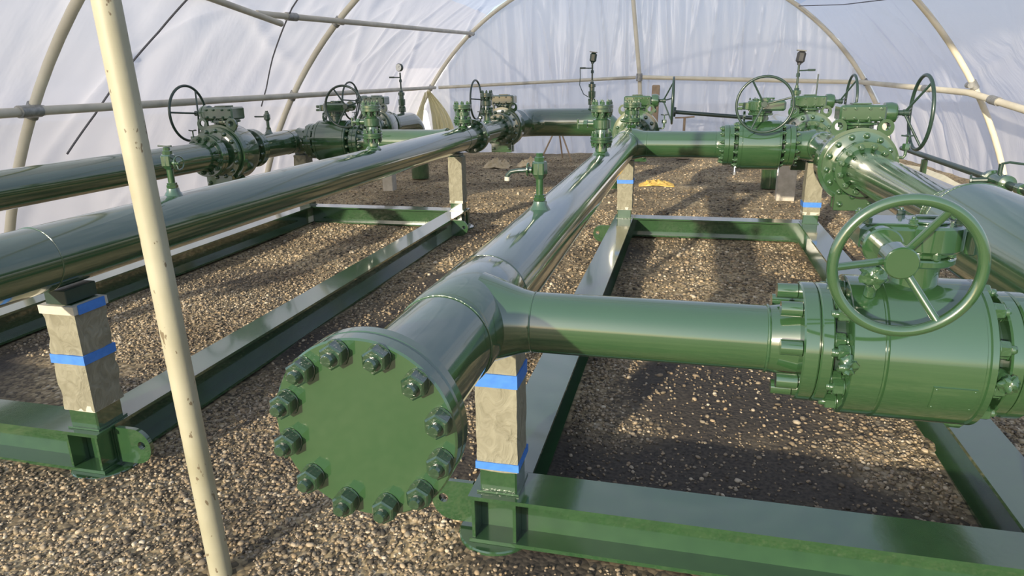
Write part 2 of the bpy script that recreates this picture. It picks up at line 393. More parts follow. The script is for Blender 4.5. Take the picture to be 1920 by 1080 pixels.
def wrinkled_box(mb, c, size, amp, nz=14, seed=0.0):
    # closed box sleeve with crumpled skin
    cx, cy, cz = c; hx, hy, hz = [q / 2 for q in size]; ring = []; k = 6
    for i in range(k): ring.append((-hx + 2 * hx * i / k, -hy))
    for i in range(k): ring.append((hx, -hy + 2 * hy * i / k))
    for i in range(k): ring.append((hx - 2 * hx * i / k, hy))
    for i in range(k): ring.append((-hx, hy - 2 * hy * i / k))
    n = len(ring); vs = []; fs = []
    for j in range(nz + 1):
        z = cz - hz + 2 * hz * j / nz
        for a, b in ring:
            d = amp * (.5 + noise.noise(V(a * 21 + seed, b * 21, z * 17)))
            d = max(d, 0); l = math.hypot(a, b); vs.append((cx + a + a / l * d, cy + b + b / l * d, z))
    for j in range(nz):
        for q in range(n): l = (q + 1) % n; fs.append((j * n + q, j * n + l, (j + 1) * n + l, (j + 1) * n + q))
    fs.append(tuple(reversed(range(n)))); fs.append(tuple(nz * n + q for q in range(n)))
    mb.add(vs, fs)
def support_post(root, off, x, y, w=.15, top=.868, masked=True, bands=((.56, .05),), z0=.295, z1=None, pale=True, wrap=.008, saddle=.03, cap=False):
    h = BH + .001
    b = w / 2
    mb = MB(); mb.box((x, y, (h + top - saddle) / 2), (w, w, top - saddle - h), bev=.006)
    po = mb.build('support_post', GREENB, root); po.location = -off
    mb = MB(); mb.box((x, y, h + .004), (w + .02, w + .02, .008)); o = mb.build('weld_bead', GREENL, po)
    mb = MB(); mb.box((x, y, top - saddle / 2 - .001), (w * .75, w * 1.1, saddle * .9), bev=.003); mb.build('saddle_plate', DARKG, po)
    if masked:
        z1 = z1 or top - saddle - .01
        mb = MB(); wrinkled_box(mb, (x, y, (z0 + z1) / 2), (w + .008, w + .008, z1 - z0), wrap, 16, x * 7 + y); mb.build('masking_paper', PAPER, po, ang=60, label='crumpled beige masking paper')
        for zc, hh in bands:
            mb = MB(); wrinkled_box(mb, (x, y, zc), (w + .016 + wrap, w + .016 + wrap, hh), .002, 3, zc); mb.build('tape_band', TAPE, po, label='blue masking tape')
        if cap:
            mb = MB(); wrinkled_box(mb, (x, y, .775), (w + .034, w + .034, .038), .003, 3, .4); mb.build('paper_edge_tape', TAPE2, po, label='pale masking tape')
            mb = MB(); mb.box((x + w / 2 + .022, y, .775), (.006, w * .95, .042)); mb.build('tape_band', TAPE, po, label='blue masking tape')
        if pale:
            mb = MB(); wrinkled_box(mb, (x, y, z0 + .012), (w + .012, w + .012, .03), .002, 2, x); mb.build('paper_edge_tape', TAPE2, po, label='pale masking tape')
SKY0, SKY1 = 2.232, 7.66
skid('green steel H-beam skid on the right, beneath the flange-ended centre pipe', XB - .005, XC, 2.232, 7.66,
     [dict(x=XB, y=2.245, w=.142, bands=((.665, .052), (.318, .03)), pale=False, wrap=.005), dict(x=XB, y=7.62, w=.15, top=.862, bands=((.60, .04),)), dict(x=XC, y=7.62, w=.15, top=.862, bands=((.40, .05),)), dict(x=XC, y=2.245, top=ZP - .208)],
     [(XB - .108, 2.222, -1), (XB - .108, 7.15, -1)], 0)
skid('green steel H-beam skid on the left, lug with pin hole at its front corner', XD, XA, 2.316, 7.745,
     [dict(x=XA, y=2.33, top=.866, bands=((.545, .042),), wrap=.012, saddle=.07, z1=.79, cap=True), dict(x=XA, y=7.72, bands=()), dict(x=XD, y=7.72, bands=()), dict(x=XD, y=2.33)],
     [(XA + .108, 2.306, 1), (XA + .108, 7.15, 1)], 0)

# ------------------------------------------------------------------ bolts and flanges
def stud_mesh(name, d, af, hn, tip, back=None, mat=None, lump=0.0, sl=0.0):
    # nut with washer and stud end, standing on z=0 and pointing to +z
    mb = MB(); mb.disc((0, 0, 0.0005), (0, 0, .004), af * .60, .001, 20); mb.hexa((0, 0, .004), (0, 0, 1), af, hn)
    mb.cyl((0, 0, hn), (0, 0, hn + tip * .7), d / 2, seg=14); mb.cyl((0, 0, hn + tip * .7), (0, 0, hn + tip), d / 2, d * .38, seg=14)
    me = mb.mesh(name, mat or GREENL)
    if lump:
        for v in me.vertices:
            k = noise.noise(v.co * 60) * lump; v.co += V(v.co.x, v.co.y, 0).normalized() * k if v.co.xy.length > 1e-6 else V()
    return me
NUTM = paint('dark_green_nut', (0.016, 0.044, 0.020), (0.024, 0.058, 0.028), 0.18, 0.4, 30.0, coat=.9, bscale=110)
NUT_BIG = stud_mesh('bolt', .028, .047, .030, .022, mat=NUTM, lump=.004)
NUT_MID = stud_mesh('bolt', .022, .036, .024, .018, lump=.002)
NUT_SM = stud_mesh('bolt', .010, .018, .012, .010)
_m = MB(); _m.cyl((0, 0, .0005), (0, 0, .052), .0205, .020, 20); NUT_CAP = _m.mesh('bolt_cap', GREEN)
_m = MB(); _m.ball((0, 0, .014), .019, .019, .017, 2); _m.disc((0, 0, .0005), (0, 0, .006), .024, .002, 16); NUT_DOME = _m.mesh('bolt', GREEN)
def ring_of(parent, me, name, c, d, R, n, ph=0.0, lim=None):
    # nuts on circle R round c, pointing along d (local frame of parent)
    c = V(*c); d = V(*d).normalized(); u, w = frame(d); q = d.to_track_quat('Z', 'Y').to_euler()
    for k in range(n):
        a = 2 * PI * k / n + ph
        p = c + (u * math.cos(a) + w * math.sin(a)) * R
        put(name, me, parent, p, q)

# ------------------------------------------------------------------ hand wheel
def handwheel(parent, hub, axis, R, r, dish, angs, spoke_r, hub_r, hub_l, mat=GREEN, name='handwheel'):
    hub = V(*hub); a = V(*axis).normalized(); u, w = frame(a)
    if abs(a.z) < .5: u = V(0, 0, 1).cross(a).normalized(); w = V(0, 0, 1)
    rim_c = hub + a * dish
    mb = MB(); mb.torus(rim_c, a, R, r, 72, 14); wh = mb.build(name, mat, parent)
    mb = MB(); mb.disc(hub - a * hub_l, hub + a * .012, hub_r, .003, 36); mb.build('hub', mat, wh)
    for t in angs:
        e = rim_c + (u * math.cos(t) + w * math.sin(t)) * (R - r * .4)
        s0 = hub - a * .012 + (u * math.cos(t) + w * math.sin(t)) * hub_r * .8
        mb = MB(); mb.sweep([s0, s0.lerp(e, .5), e], spoke_r, 12); mb.build('spoke', mat, wh)
    return wh

# ------------------------------------------------------------------ ball valve on a cross branch (flow along local X, wheel towards local -Y)
def ball_valve(label, loc, k, near, group, wheel_dx=0.0, rz=0.0):
    root = thing('ball_valve', label, 'valve', loc, rz, group)
    Rf, Rb, fl, gap, hb, cl = k['Rf'], k['Rb'], k['fl'], k['gap'], k['hb'], k['cl']
    # body shell with closure rings
    pr = [(-gap, Rb * .93), (-gap + .005, Rb * .985), (-cl, Rb * .985), (-cl + .003, Rb * .965), (-cl + .007, Rb * .965), (-cl + .010, Rb), (hb - .02, Rb), (hb - .017, Rb * .975), (hb - .012, Rb * .975), (hb - .009, Rb), (gap - .004, Rb), (gap, Rb * .97)]
    MB().lathe((0, 0, 0), (1, 0, 0), pr, 72).build('body', GREEN, root)
    for s in (-1, 1):
        MB().cyl((s * gap, 0, 0), (s * fl[0], 0, 0), Rf * .72, seg=40).build('neck', DARKG, root)
        MB().disc((s * fl[0], 0, 0), (s * fl[1], 0, 0), Rf, .004, 64).build('end_flange', GREEN, root)
        ring_of(root, k['nut'], 'bolt', (s * fl[0], 0, 0), (-s, 0, 0), Rf * .83, k['n'], PI / k['n'])
        ring_of(root, k['bnut'], 'body_bolt', (s * gap, 0, 0), (s, 0, 0), Rb * .84, k['nb'], .2)
    z0 = Rb
    if near:
        MB().disc((0, 0, z0 - .02), (0, 0, .235), .058, .004, 36).build('stem_neck', GREEN, root)
        MB().disc((0, 0, .2355), (0, 0, .255), .088, .004, 40).disc((0, 0, .256), (0, 0, .268), .075, .003, 40).build('mounting_flange', GREEN, root)
        ring_of(root, NUT_SM, 'bolt', (0, 0, .2555), (0, 0, 1), .077, 8, .3)
        gb = MB(); gb.disc((.015, .0, .269), (.015, 0, .336), .085, .006, 48); gb.box((-.085, -.012, .303), (.13, .125, .068), bev=.012); gb.box((.02, .055, .303), (.16, .06, .062), bev=.012)
        g = gb.build('gearbox', GREEN, root)
        MB().box((-.082, -.012, .3385), (.118, .112, .005), bev=.002).disc((.015, 0, .3365), (.015, 0, .342), .05, .002, 36).box((.03, .02, .345), (.075, .018, .006), bev=.002).build('cover_plate', GREEN, g)
        for x, y in ((-.135, -.06), (-.135, .035), (-.035, -.062), (.07, -.045), (.082, .03), (-.03, .06)):
            put('cover_bolt', NUT_SM, g, (x, y, .337))
        for q in ((.098, -.062), (.108, .03)): MB().disc((*q, .27), (*q, .328), .014, .003, 20).build('stop_screw', GREEN, root)
        MB().disc((-.105, -.076, .292), (-.105, -.11, .292), .046, .004, 40).cyl((-.105, -.11, .292), (-.105, -.222, .292), .024, seg=30).build('input_shaft', GREEN, root)
        handwheel(root, (-.105, -.255, .292), (0, -1, 0), .146, .0122, .040, (math.radians(62), math.radians(183), math.radians(-57)), .0088, .036, .05)
        # wrapped fittings on the body
        for px, py, pz, ax in ((-.158, -.15, .008, (-.2, -1, .0)), (.176, -.150, .0, (.2, -1, -.2))):
            q = V(*ax).normalized(); mb = MB(); c = V(px, py, pz); mb.cyl(c - q * .01, c + q * .035, .016, seg=16); mb.ball(c + q * .035, .021, .021, .021, 3, .7); mb.build('grease_fitting', GREENL, root, ang=60, label='lumpy taped-over fitting')
        mb = MB(); mb.cyl((-.115, -.085, .165), (-.115, -.10, .20), .014, seg=16); mb.ball((-.118, -.107, .222), .030, .030, .032, 3, .6); mb.build('vent_fitting', GREENL, root, ang=60, label='bag-wrapped vent fitting')
        # data plate outline, curved on the body
        pl = MB(); n = 10; a0, a1 = math.radians(188), math.radians(208)
        vs = []; fs = []
        for i in range(n + 1):
            a = a0 + (a1 - a0) * i / n
            for x in (.028, .122): vs.append((x, math.cos(a) * (Rb + .0040), math.sin(a) * (Rb + .0040)))
            for x in (.028, .122): vs.append((x, math.cos(a) * (Rb - .002), math.sin(a) * (Rb - .002)))
        for i in range(n):
            b = i * 4; fs += [(b, b + 1, b + 5, b + 4), (b + 2, b, b + 4, b + 6), (b + 1, b + 3, b + 7, b + 5)]
        fs += [(0, 2, 3, 1), (n * 4, n * 4 + 1, n * 4 + 3, n * 4 + 2)]
        npl = pl.add(vs, fs).build('name_plate', GREEN, root)
        for x in (.034, .116):
            for a in (a0 + .03, a1 - .03):
                MB().ball((x, math.cos(a) * (Rb + .0025), math.sin(a) * (Rb + .0025)), .0032, sub=2).build('rivet', GREENL, npl)
        MB().box((.15, 0, -Rb - .008), (.05, .05, .03), bev=.01).build('drain_plug', GREENL, root)
    else:
        MB().disc((0, 0, z0 - .03), (0, 0, .295), .075, .004, 36).build('stem_neck', GREEN, root)
        MB().disc((0, 0, .2955), (0, 0, .318), .12, .004, 40).disc((0, 0, .319), (0, 0, .335), .105, .003, 40).build('mounting_flange', GREEN, root)
        ring_of(root, NUT_SM, 'bolt', (0, 0, .3185), (0, 0, 1), .108, 8, .3)
        gb = MB(); gb.disc((0, 0, .336), (0, 0, .44), .13, .012, 48); gb.box((.09, -.08, .39), (.26, .13, .10), bev=.02); gb.disc((-.13, -.02, .35), (-.13, -.02, .42), .05, .006, 24)
        g = gb.build('gearbox', GREEN, root)
        MB().disc((0, 0, .4405), (0, 0, .455), .09, .004, 40).box((.05, -.03, .458), (.14, .03, .012), bev=.004).build('cover_plate', GREEN, g)
        for t in range(6): put('cover_bolt', NUT_SM, g, (.11 * math.cos(t * 1.05), .11 * math.sin(t * 1.05), .441))
        MB().box((-.19, -.02, .40), (.06, .03, .03), bev=.006).box((-.20, -.02, .36), (.05, .03, .025), bev=.006).build('indicator', GREEN, root)
        sx = wheel_dx
        MB().disc((sx, -.1455, .41), (sx, -.18, .41), .055, .004, 36).cyl((sx, -.18, .41), (sx, -.27, .41), .02, seg=24).build('input_shaft', GREEN, root)
        handwheel(root, (sx, -.30, .41), (0, -1, 0), k['Rw'], .0125, .04, (math.radians(15), math.radians(120), math.radians(-115)), .009, .03, .04, DARKG)
        for x in (-gap - .005, gap + .005):
            mb = MB(); mb.cyl((x, -.05, -Rf * .85), (x, -.07, -Rf - .06), .010, seg=12); mb.cyl((x, -.07, -Rf - .06), (x, -.07, -Rf - .09), .016, seg=12); mb.build('drain_fitting', CHROME, root, label='bright steel drain fitting')
        n = 24; lg = [(.045 * math.cos(2 * PI * q / n), .055 * math.sin(2 * PI * q / n)) for q in range(n)]; lh = [(.024 * math.cos(2 * PI * q / n), .026 * math.sin(2 * PI * q / n) + .01) for q in range(n)]
        MB().ring_plate(lg, lh, (-hb * .8, .03, Rb + .035), (0, 1, 0), (0, 0, 1), (.018, 0, 0)).build('lifting_ear', GREEN, root)
    return root
KN = dict(Rf=.160, Rb=.187, fl=(.191, .222), gap=.158, hb=.150, cl=.085, nut=NUT_MID, bnut=NUT_MID, n=8, nb=10)
KF = dict(Rf=.205, Rb=.245, fl=(.238, .285), gap=.205, hb=.200, cl=.17, nut=NUT_MID, bnut=NUT_MID, n=12, nb=14, Rw=.257)
GB = 'ball valves on the cross branches'
ball_valve('large green ball valve in the right foreground with three-spoke handwheel facing the camera', (.578, 1.875, ZP), KN, True, GB)
ball_valve('green ball valve on the far cross branch right of the centre pipe', (.71, 7.478, ZP), KF, False, GB)
bvl = ball_valve('green ball valve behind the left pipes, wheel facing forward, left of the twin block stack', (-4.03, 7.60, ZP), dict(KF, Rw=.225), False, GB, wheel_dx=.30)

# ------------------------------------------------------------------ line valves (flow along local X, wheel towards local -Y)
def line_valve(label, loc, rz, wheel_side=-1):
    root = thing('gate_valve', label, 'valve', loc, rz, 'big valves in line with the main pipes')
    w = wheel_side
    MB().disc((-.36, 0, 0), (-.315, 0, 0), .205, .005, 64).build('end_flange', GREEN, root)
    MB().disc((.315, 0, 0), (.36, 0, 0), .205, .005, 64).build('end_flange', GREEN, root)
    ring_of(root, NUT_DOME, 'bolt', (-.3145, 0, 0), (1, 0, 0), .172, 12, .2)
    ring_of(root, NUT_DOME, 'bolt', (.3145, 0, 0), (-1, 0, 0), .172, 12, .2)
    MB().lathe((0, 0, 0), (1, 0, 0), [(-.3145, .15), (-.26, .155), (-.235, .2), (-.23, .262), (-.19, .262), (-.188, .25), (-.180, .25), (-.178, .288), (-.13, .292), (-.125, .278), (.08, .278), (.14, .25), (.20, .21), (.27, .16), (.3145, .15)], 72).build('body', GREEN, root)
    ring_of(root, NUT_DOME, 'body_bolt', (-.2305, 0, 0), (-1, 0, 0), .232, 14, .12)
    MB().box((-.21, 0, -.275), (.05, .30, .13), bev=.004).box((-.01, 0, -.30), (.05, .26, .10), bev=.004).build('foot', GREEN, root)
    for y in (-.11, .11):
        for x in (-.237,): put('foot_bolt', NUT_DOME, root, (x, y, -.29), (0, -PI / 2, 0))
    MB().disc((-.01, 0, .20), (-.01, 0, .30), .115, .005, 40).build('stem_neck', GREEN, root)
    MB().disc((-.01, 0, .301), (-.01, 0, .322), .145, .004, 48).build('bonnet_flange', GREEN, root)
    ring_of(root, NUT_SM, 'bolt', (-.01, 0, .3225), (0, 0, 1), .128, 10, .1)
    n = 28
    for y in (-.165, .165):
        lg = [(.058 * math.cos(2 * PI * q / n), .066 * math.sin(2 * PI * q / n)) for q in range(n)]; lh = [(.030 * math.cos(2 * PI * q / n), .030 * math.sin(2 * PI * q / n) + .012) for q in range(n)]
        MB().ring_plate(lg, lh, (-.165, y, .285), (0, 1, 0), (0, 0, 1), (.024, 0, 0)).build('lifting_ear', GREEN, root)
    gb = MB(); gb.box((-.01, -.005 * -w, .390), (.22, .33, .120), bev=.014); gb.disc((-.01, 0, .3235), (-.01, 0, .452), .104, .008, 40)
    g = gb.build('gearbox', GREEN, root)
    MB().box((-.01, .0, .459), (.13, .13, .012), bev=.003).build('cover_plate', GREEN, g)
    for x in (-.115, -.113):
        pass
    for y in (-.13, -.05, .05, .13):
        put('cover_bolt', NUT_SM, g, (-.1205, y, .425), (0, -PI / 2, 0)); put('cover_bolt', NUT_SM, g, (-.1205, y, .355), (0, -PI / 2, 0))
    MB().lathe((-.01, w * .168, .388), (0, w, 0), [(0, .055), (.004, .078), (.05, .082), (.085, .072), (.10, .05)], 36).build('worm_housing', GREEN, root)
    MB().cyl((-.01, w * .22, .31), (-.01, w * .22, .27), .012, seg=12).ball((-.01, w * .22, .262), .018, sub=2).build('grease_nipple', GREENL, root)
    MB().cyl((-.01, w * .269, .388), (-.01, w * .31, .388), .02, seg=20).build('input_shaft', DARKG, root)
    handwheel(root, (-.01, w * .335, .388), (0, w, 0), .275, .0135, .095, (math.radians(5), math.radians(125), math.radians(-115)), .009, .026, .03, DARKG)
    # little bleed tap on the shoulder
    c = V(-.10, w * .285, .06)
    mb = MB(); mb.sweep([c - V(0, w * .02, 0), c + V(0, w * .045, 0), c + V(0, w * .055, .02), c + V(0, w * .055, .06)], .011, 12)
    t = mb.build('bleed_tap', GREENL, root)
    MB().hexa(c + V(0, w * .055, .06), (0, 0, 1), .05, .045).cyl(c + V(0, w * .055, .105), c + V(0, w * .055, .16), .007, seg=10).build('tap_body', GREENL, t)
    MB().sweep([c + V(-.045, w * .055, .165), c + V(0, w * .055, .16), c + V(.045, w * .055, .165)], .006, 8).sweep([c + V(0, w * .055 - .045, .165), c + V(0, w * .055, .16), c + V(0, w * .055 + .045, .165)], .006, 8).build('tap_handle', DARKG, t)
    return root
H = PI / 2
line_valve('large green valve on the right-hand pipe, tall handwheel on its right', (XC, 6.0, ZP), H, -1)
line_valve('green valve on the right-hand pipe behind the cross branch, second wheel from the right', (XC, 8.45, ZP), H, -1)
line_valve('green valve at the far end of the centre pipe with its wheel seen edge on', (XB, 9.05, ZP), H, -1)
line_valve('green valve on the far left pipe with a large wheel on its left', (XD, 6.32, ZP), H, 1)
line_valve('distant green valve on the far left pipe, mostly hidden behind the ball valve', (XD, 10.0, ZP), H, 1)
line_valve('green valve ahead of the thick cross pipe, narrow wheel on its left', (XA, 10.0, ZP), H, 1)

# ------------------------------------------------------------------ pipes
def seam(root, p0, p1, r, bead=.0028):
    p0 = V(*p0); p1 = V(*p1); c = (p0 + p1) / 2
    mb = MB(); mb.torus(c, p1 - p0, r, bead, 72, 8)
    mb.build('weld_seam', GREENL, root)
def wn_flange(root, face, d, r, Rf, th, hub, nut, n, name='flange', nuts=True, ph=None):
    # face: point on the mating face; d: direction pointing from pipe to face
    face = V(*face); d = V(*d).normalized()
    o = MB().lathe(face - d * (th + hub), d, [(0, r), (hub * .35, r + .004), (hub, r * 1.16), (hub + .001, Rf - .004), (hub + .005, Rf), (hub + th - .004, Rf), (hub + th, Rf - .004)], 72).build(name, GREEN, root)
    if nuts: ring_of(root, nut, 'bolt', face - d * th, -d, Rf * .83, n, PI / n if ph is None else ph)
    return o
def weldolet(root, x, y, r, h=.05):
    z = ZP + RP - .012
    MB().lathe((x, y, z), (0, 0, 1), [(0, r * 1.9), (.018, r * 1.55), (.028, r * 1.25), (h, r * 1.15)], 32).build('nozzle', GREEN, root)
    return z + h
def pipe_thing(label, cat='pipe'):
    return thing('header_pipe', label, cat, (0, 0, 0), 0, 'green pipes of the manifold')
# centre header
p = pipe_thing('green centre pipe with a blank bolted flange at the near end and two side branches')
MB().cyl((XB, 1.27, ZP), (XB, 8.60, ZP), RP, seg=72).build('pipe', GREEN, p)
mb = MB(); mb.lathe((XB, 1.655, ZP), (0, 1, 0), [(0, RP + .0006), (.02, RP + .006), (.42, RP + .006), (.44, RP + .0006)], 72); mb.build('tee', GREEN, p)
mb = MB(); mb.lathe((XB, 7.26, ZP), (0, 1, 0), [(0, RP + .0006), (.02, RP + .004), (.42, RP + .004), (.44, RP + .0006)], 72); mb.build('tee', GREEN, p)
for y in (1.655, 2.095, 7.26, 7.70): seam(p, (XB, y - .01, ZP), (XB, y + .01, ZP), RP + .001)
R1 = .0895
MB().lathe((XB, 1.875, ZP), (1, 0, 0), [(.05, R1 + .05), (.10, R1 + .034), (.14, R1 + .018), (.175, R1 + .006), (.205, R1), (.95, R1)], 72).build('branch_pipe', GREEN, p)
seam(p, (XB + .20, 1.875, ZP), (XB + .22, 1.875, ZP), R1); seam(p, (.237, 1.875, ZP), (.247, 1.875, ZP), R1, .005)
wn_flange(p, (.578 - .2235, 1.875, ZP), (1, 0, 0), R1, .160, .040, .075, NUT_CAP, 8, ph=.2)
MB().lathe((XB, 7.478, ZP), (1, 0, 0), [(.06, RP + .03), (.13, RP + .014), (.18, RP + .002), (.21, RP), (.99, RP)], 72).build('branch_pipe', GREEN, p)
seam(p, (XB + .215, 7.478, ZP), (XB + .225, 7.478, ZP), RP); seam(p, (.29, 7.478, ZP), (.30, 7.478, ZP), RP)
wn_flange(p, (.71 - .2865, 7.478, ZP), (1, 0, 0), RP, .205, .05, .065, NUT_MID, 12)
wn_flange(p, (XB, 1.201, ZP), (0, -1, 0), RP, .203, .034, .07, NUT_MID, 12, nuts=False)
wn_flange(p, (XB, 8.688, ZP), (0, 1, 0), RP, .205, .045, .06, NUT_MID, 12)
bB = weldolet(p, XB, 2.965, .026, .045); wB = weldolet(p, XB, 5.25, .036, .09); wB2 = weldolet(p, XB, 8.18, .036, .06)
for y in (2.19, 2.30): pass
# blank flange
bf = thing('blind_flange', 'round green blank flange with twelve bolts facing the camera', 'flange', (XB, 1.18, ZP))
MB().disc((0, -.020, 0), (0, .018, 0), .203, .004, 96).build('plate', GREEN, bf)
MB().cyl((0, .0181, 0), (0, .0205, 0), .13, seg=64).build('gasket', BLACK, bf)
ring_of(bf, NUT_BIG, 'bolt', (0, -.020, 0), (0, -1, 0), .176, 12, math.radians(14))
# right hand pipe: thick barrel near the camera, then the long run
p = pipe_thing('green right-hand pipe that thickens to a big barrel at the right edge')
MB().lathe((XC, 1.1, ZP), (0, 1, 0), [(0, .205), (2.40, .205), (2.41, .206), (2.48, .196), (2.60, .158), (2.68, RP), (4.44, RP)], 72).build('pipe', GREEN, p)
seam(p, (XC, 3.50, ZP), (XC, 3.52, ZP), .205, .004); seam(p, (XC, 3.79, ZP), (XC, 3.80, ZP), RP)
wn_flange(p, (XC, 5.638, ZP), (0, 1, 0), RP, .205, .045, .06, NUT_MID, 12)
MB().cyl((1.16, 1.875, ZP), (.90, 1.875, ZP), R1, seg=60).build('branch_pipe', GREEN, p)
wn_flange(p, (.578 + .2235, 1.875, ZP), (-1, 0, 0), R1, .160, .040, .075, NUT_CAP, 8, ph=.2)
# right hand tee spool
p = pipe_thing('green tee piece between the two right-hand valves')
MB().cyl((XC, 6.44, ZP), (XC, 8.02, ZP), RP, seg=60).build('pipe', GREEN, p)
MB().lathe((XC, 7.26, ZP), (0, 1, 0), [(0, RP + .0006), (.02, RP + .006), (.42, RP + .006), (.44, RP + .0006)], 60).build('tee', GREEN, p)
wn_flange(p, (XC, 6.362, ZP), (0, -1, 0), RP, .205, .045, .05, NUT_MID, 12); wn_flange(p, (XC, 8.088, ZP), (0, 1, 0), RP, .205, .045, .05, NUT_MID, 12)
MB().lathe((XC, 7.478, ZP), (-1, 0, 0), [(.06, RP + .02), (.14, RP + .004), (.20, RP)], 60).build('branch_pipe', GREEN, p)
wn_flange(p, (.71 + .2865, 7.478, ZP), (-1, 0, 0), RP, .205, .05, .065, NUT_MID, 12)
for y in (7.26, 7.70): seam(p, (XC, y - .01, ZP), (XC, y + .01, ZP), RP + .001)
def elbow(mb, p0, d0, d1, rad, r, lead, tail, seg=60):
    p0 = V(*p0); d0 = V(*d0).normalized(); d1 = V(*d1).normalized(); pts = [p0, p0 + d0 * lead * .5, p0 + d0 * lead]
    c = p0 + d0 * lead + d1 * rad
    for k in range(1, 17):
        a = H * k / 16; pts.append(c - d1 * rad * math.cos(a) + d0 * rad * math.sin(a))
    e = pts[-1]; pts += [e + d1 * tail * .5, e + d1 * tail]
    mb.sweep(pts, r, seg); return mb
p = pipe_thing('green pipe behind the right-hand valves that turns down into the ground')
elbow(MB(), (XC, 8.89, ZP), (0, 1, 0), (0, 0, -1), .38, RP, 2.0, .62).build('pipe', GREEN, p)
wn_flange(p, (XC, 8.812, ZP), (0, -1, 0), RP, .205, .045, .05, NUT_MID, 12)
gC = weldolet(p, XC, 9.45, .03, .05)
# left header (its near end lies outside the picture)
p = pipe_thing('long green pipe on the left skid passing behind the cream pole')
MB().cyl((XA, 1.27, ZP), (XA, 8.30, ZP), RP, seg=72).build('pipe', GREEN, p)
seam(p, (XA, 2.19, ZP), (XA, 2.21, ZP), RP + .0005); seam(p, (XA, 7.88, ZP), (XA, 7.90, ZP), RP + .0005)
wn_flange(p, (XA, 1.2, ZP), (0, -1, 0), RP, .203, .034, .07, NUT_MID, 12, nuts=False)
wn_flange(p, (XA, 8.388, ZP), (0, 1, 0), RP, .205, .045, .06, NUT_MID, 12)
MB().lathe((XA, 7.60, ZP), (-1, 0, 0), [(.06, RP + .02), (.14, RP + .004), (.20, RP), (1.10, RP)], 60).build('branch_pipe', GREEN, p)
wn_flange(p, (-4.03 + .2865, 7.60, ZP), (-1, 0, 0), RP, .205, .05, .065, NUT_MID, 12)
bA = weldolet(p, XA, 3.05, .026, .045); wA = weldolet(p, XA, 5.5, .036, .09); wA2 = weldolet(p, XA, 8.0, .036, .06)
# spool ahead of the far left-header valve
p = pipe_thing('short green spool between the left header and its far valve')
MB().cyl((XA, 8.47, ZP), (XA, 9.56, ZP), RP, seg=60).build('pipe', GREEN, p)
wn_flange(p, (XA, 8.392, ZP), (0, -1, 0), RP, .205, .045, .05, NUT_MID, 12); wn_flange(p, (XA, 9.638, ZP), (0, 1, 0), RP, .205, .045, .05, NUT_MID, 12)
wA3 = weldolet(p, XA, 9.05, .036, .12)
# thick cross pipe
p = pipe_thing('thick green cross pipe at the back with elbows at both ends')
RX = .215
pts = [V(XA, 10.44, ZP), V(XA, 10.55, ZP), V(XA, 10.68, ZP)]; rr = [RP, RP, RX]
c = V(XA + .42, 10.68, ZP)
for k in range(1, 15): a = H * k / 14; pts.append(c + V(-.42 * math.cos(a), .42 * math.sin(a), 0)); rr.append(RX)
pts += [V(-1.9, 11.1, ZP), V(-1.45, 11.1, ZP)]; rr += [RX, RX]
c = V(-1.45, 11.1, ZP - .34)
for k in range(1, 15): a = H * k / 14; pts.append(c + V(.34 * math.sin(a), 0, .34 * math.cos(a))); rr.append(RX)
pts += [V(-1.11, 11.1, .3), V(-1.11, 11.1, -.02)]; rr += [RX, RX]
MB().sweep(pts, rr, 60).build('pipe', GREEN, p)
wn_flange(p, (XA, 10.362, ZP), (0, -1, 0), RP, .205, .045, .05, NUT_MID, 12)
gX = ZP + RX
MB().lathe((-1.46, 11.1, gX - .02), (0, 0, 1), [(0, .07), (.03, .045), (.07, .04)], 28).build('nozzle', GREEN, p)
# end of centre line
bf = thing('blind_flange', 'green blank flange closing the far end of the centre pipe behind its valve', 'flange', (XB, 9.412, ZP))
MB().disc((0, 0, 0), (0, .05, 0), .205, .004, 64).build('plate', GREEN, bf)
ring_of(bf, NUT_MID, 'bolt', (0, .05, 0), (0, 1, 0), .17, 12, .26)
# far left pipe
p = pipe_thing('long green pipe farthest to the left, next to the film wall')
MB().cyl((XD, 1.4, ZP), (XD, 5.88, ZP), RP, seg=60).build('pipe', GREEN, p)
wn_flange(p, (XD, 5.958, ZP), (0, 1, 0), RP, .205, .045, .05, NUT_MID, 12)
p = pipe_thing('green tee piece right of the far left valve')
MB().cyl((XD, 6.76, ZP), (XD, 9.57, ZP), RP, seg=60).build('pipe', GREEN, p)
wn_flange(p, (XD, 6.682, ZP), (0, -1, 0), RP, .205, .045, .05, NUT_MID, 12); wn_flange(p, (XD, 9.638, ZP), (0, 1, 0), RP, .205, .045, .05, NUT_MID, 12)
MB().lathe((XD, 7.60, ZP), (1, 0, 0), [(.06, RP + .02), (.12, RP + .004), (.19, RP)], 60).build('branch_pipe', GREEN, p)
wn_flange(p, (-4.03 - .2865, 7.60, ZP), (1, 0, 0), RP, .205, .05, .05, NUT_MID, 12)
seam(p, (XD, 7.37, ZP), (XD, 7.39, ZP), RP + .001)
gD0 = weldolet(p, XD, 7.05, .026, .045)
p = pipe_thing('green pipe at the back left that curves down into the ground')
elbow(MB(), (XD, 10.44, ZP), (0, 1, 0), (0, 0, -1), .42, RP + .02, .75, .58).build('pipe', GREEN, p)
wn_flange(p, (XD, 10.362, ZP), (0, -1, 0), RP, .205, .045, .05, NUT_MID, 12)
gD = weldolet(p, XD, 10.95, .03, .05)

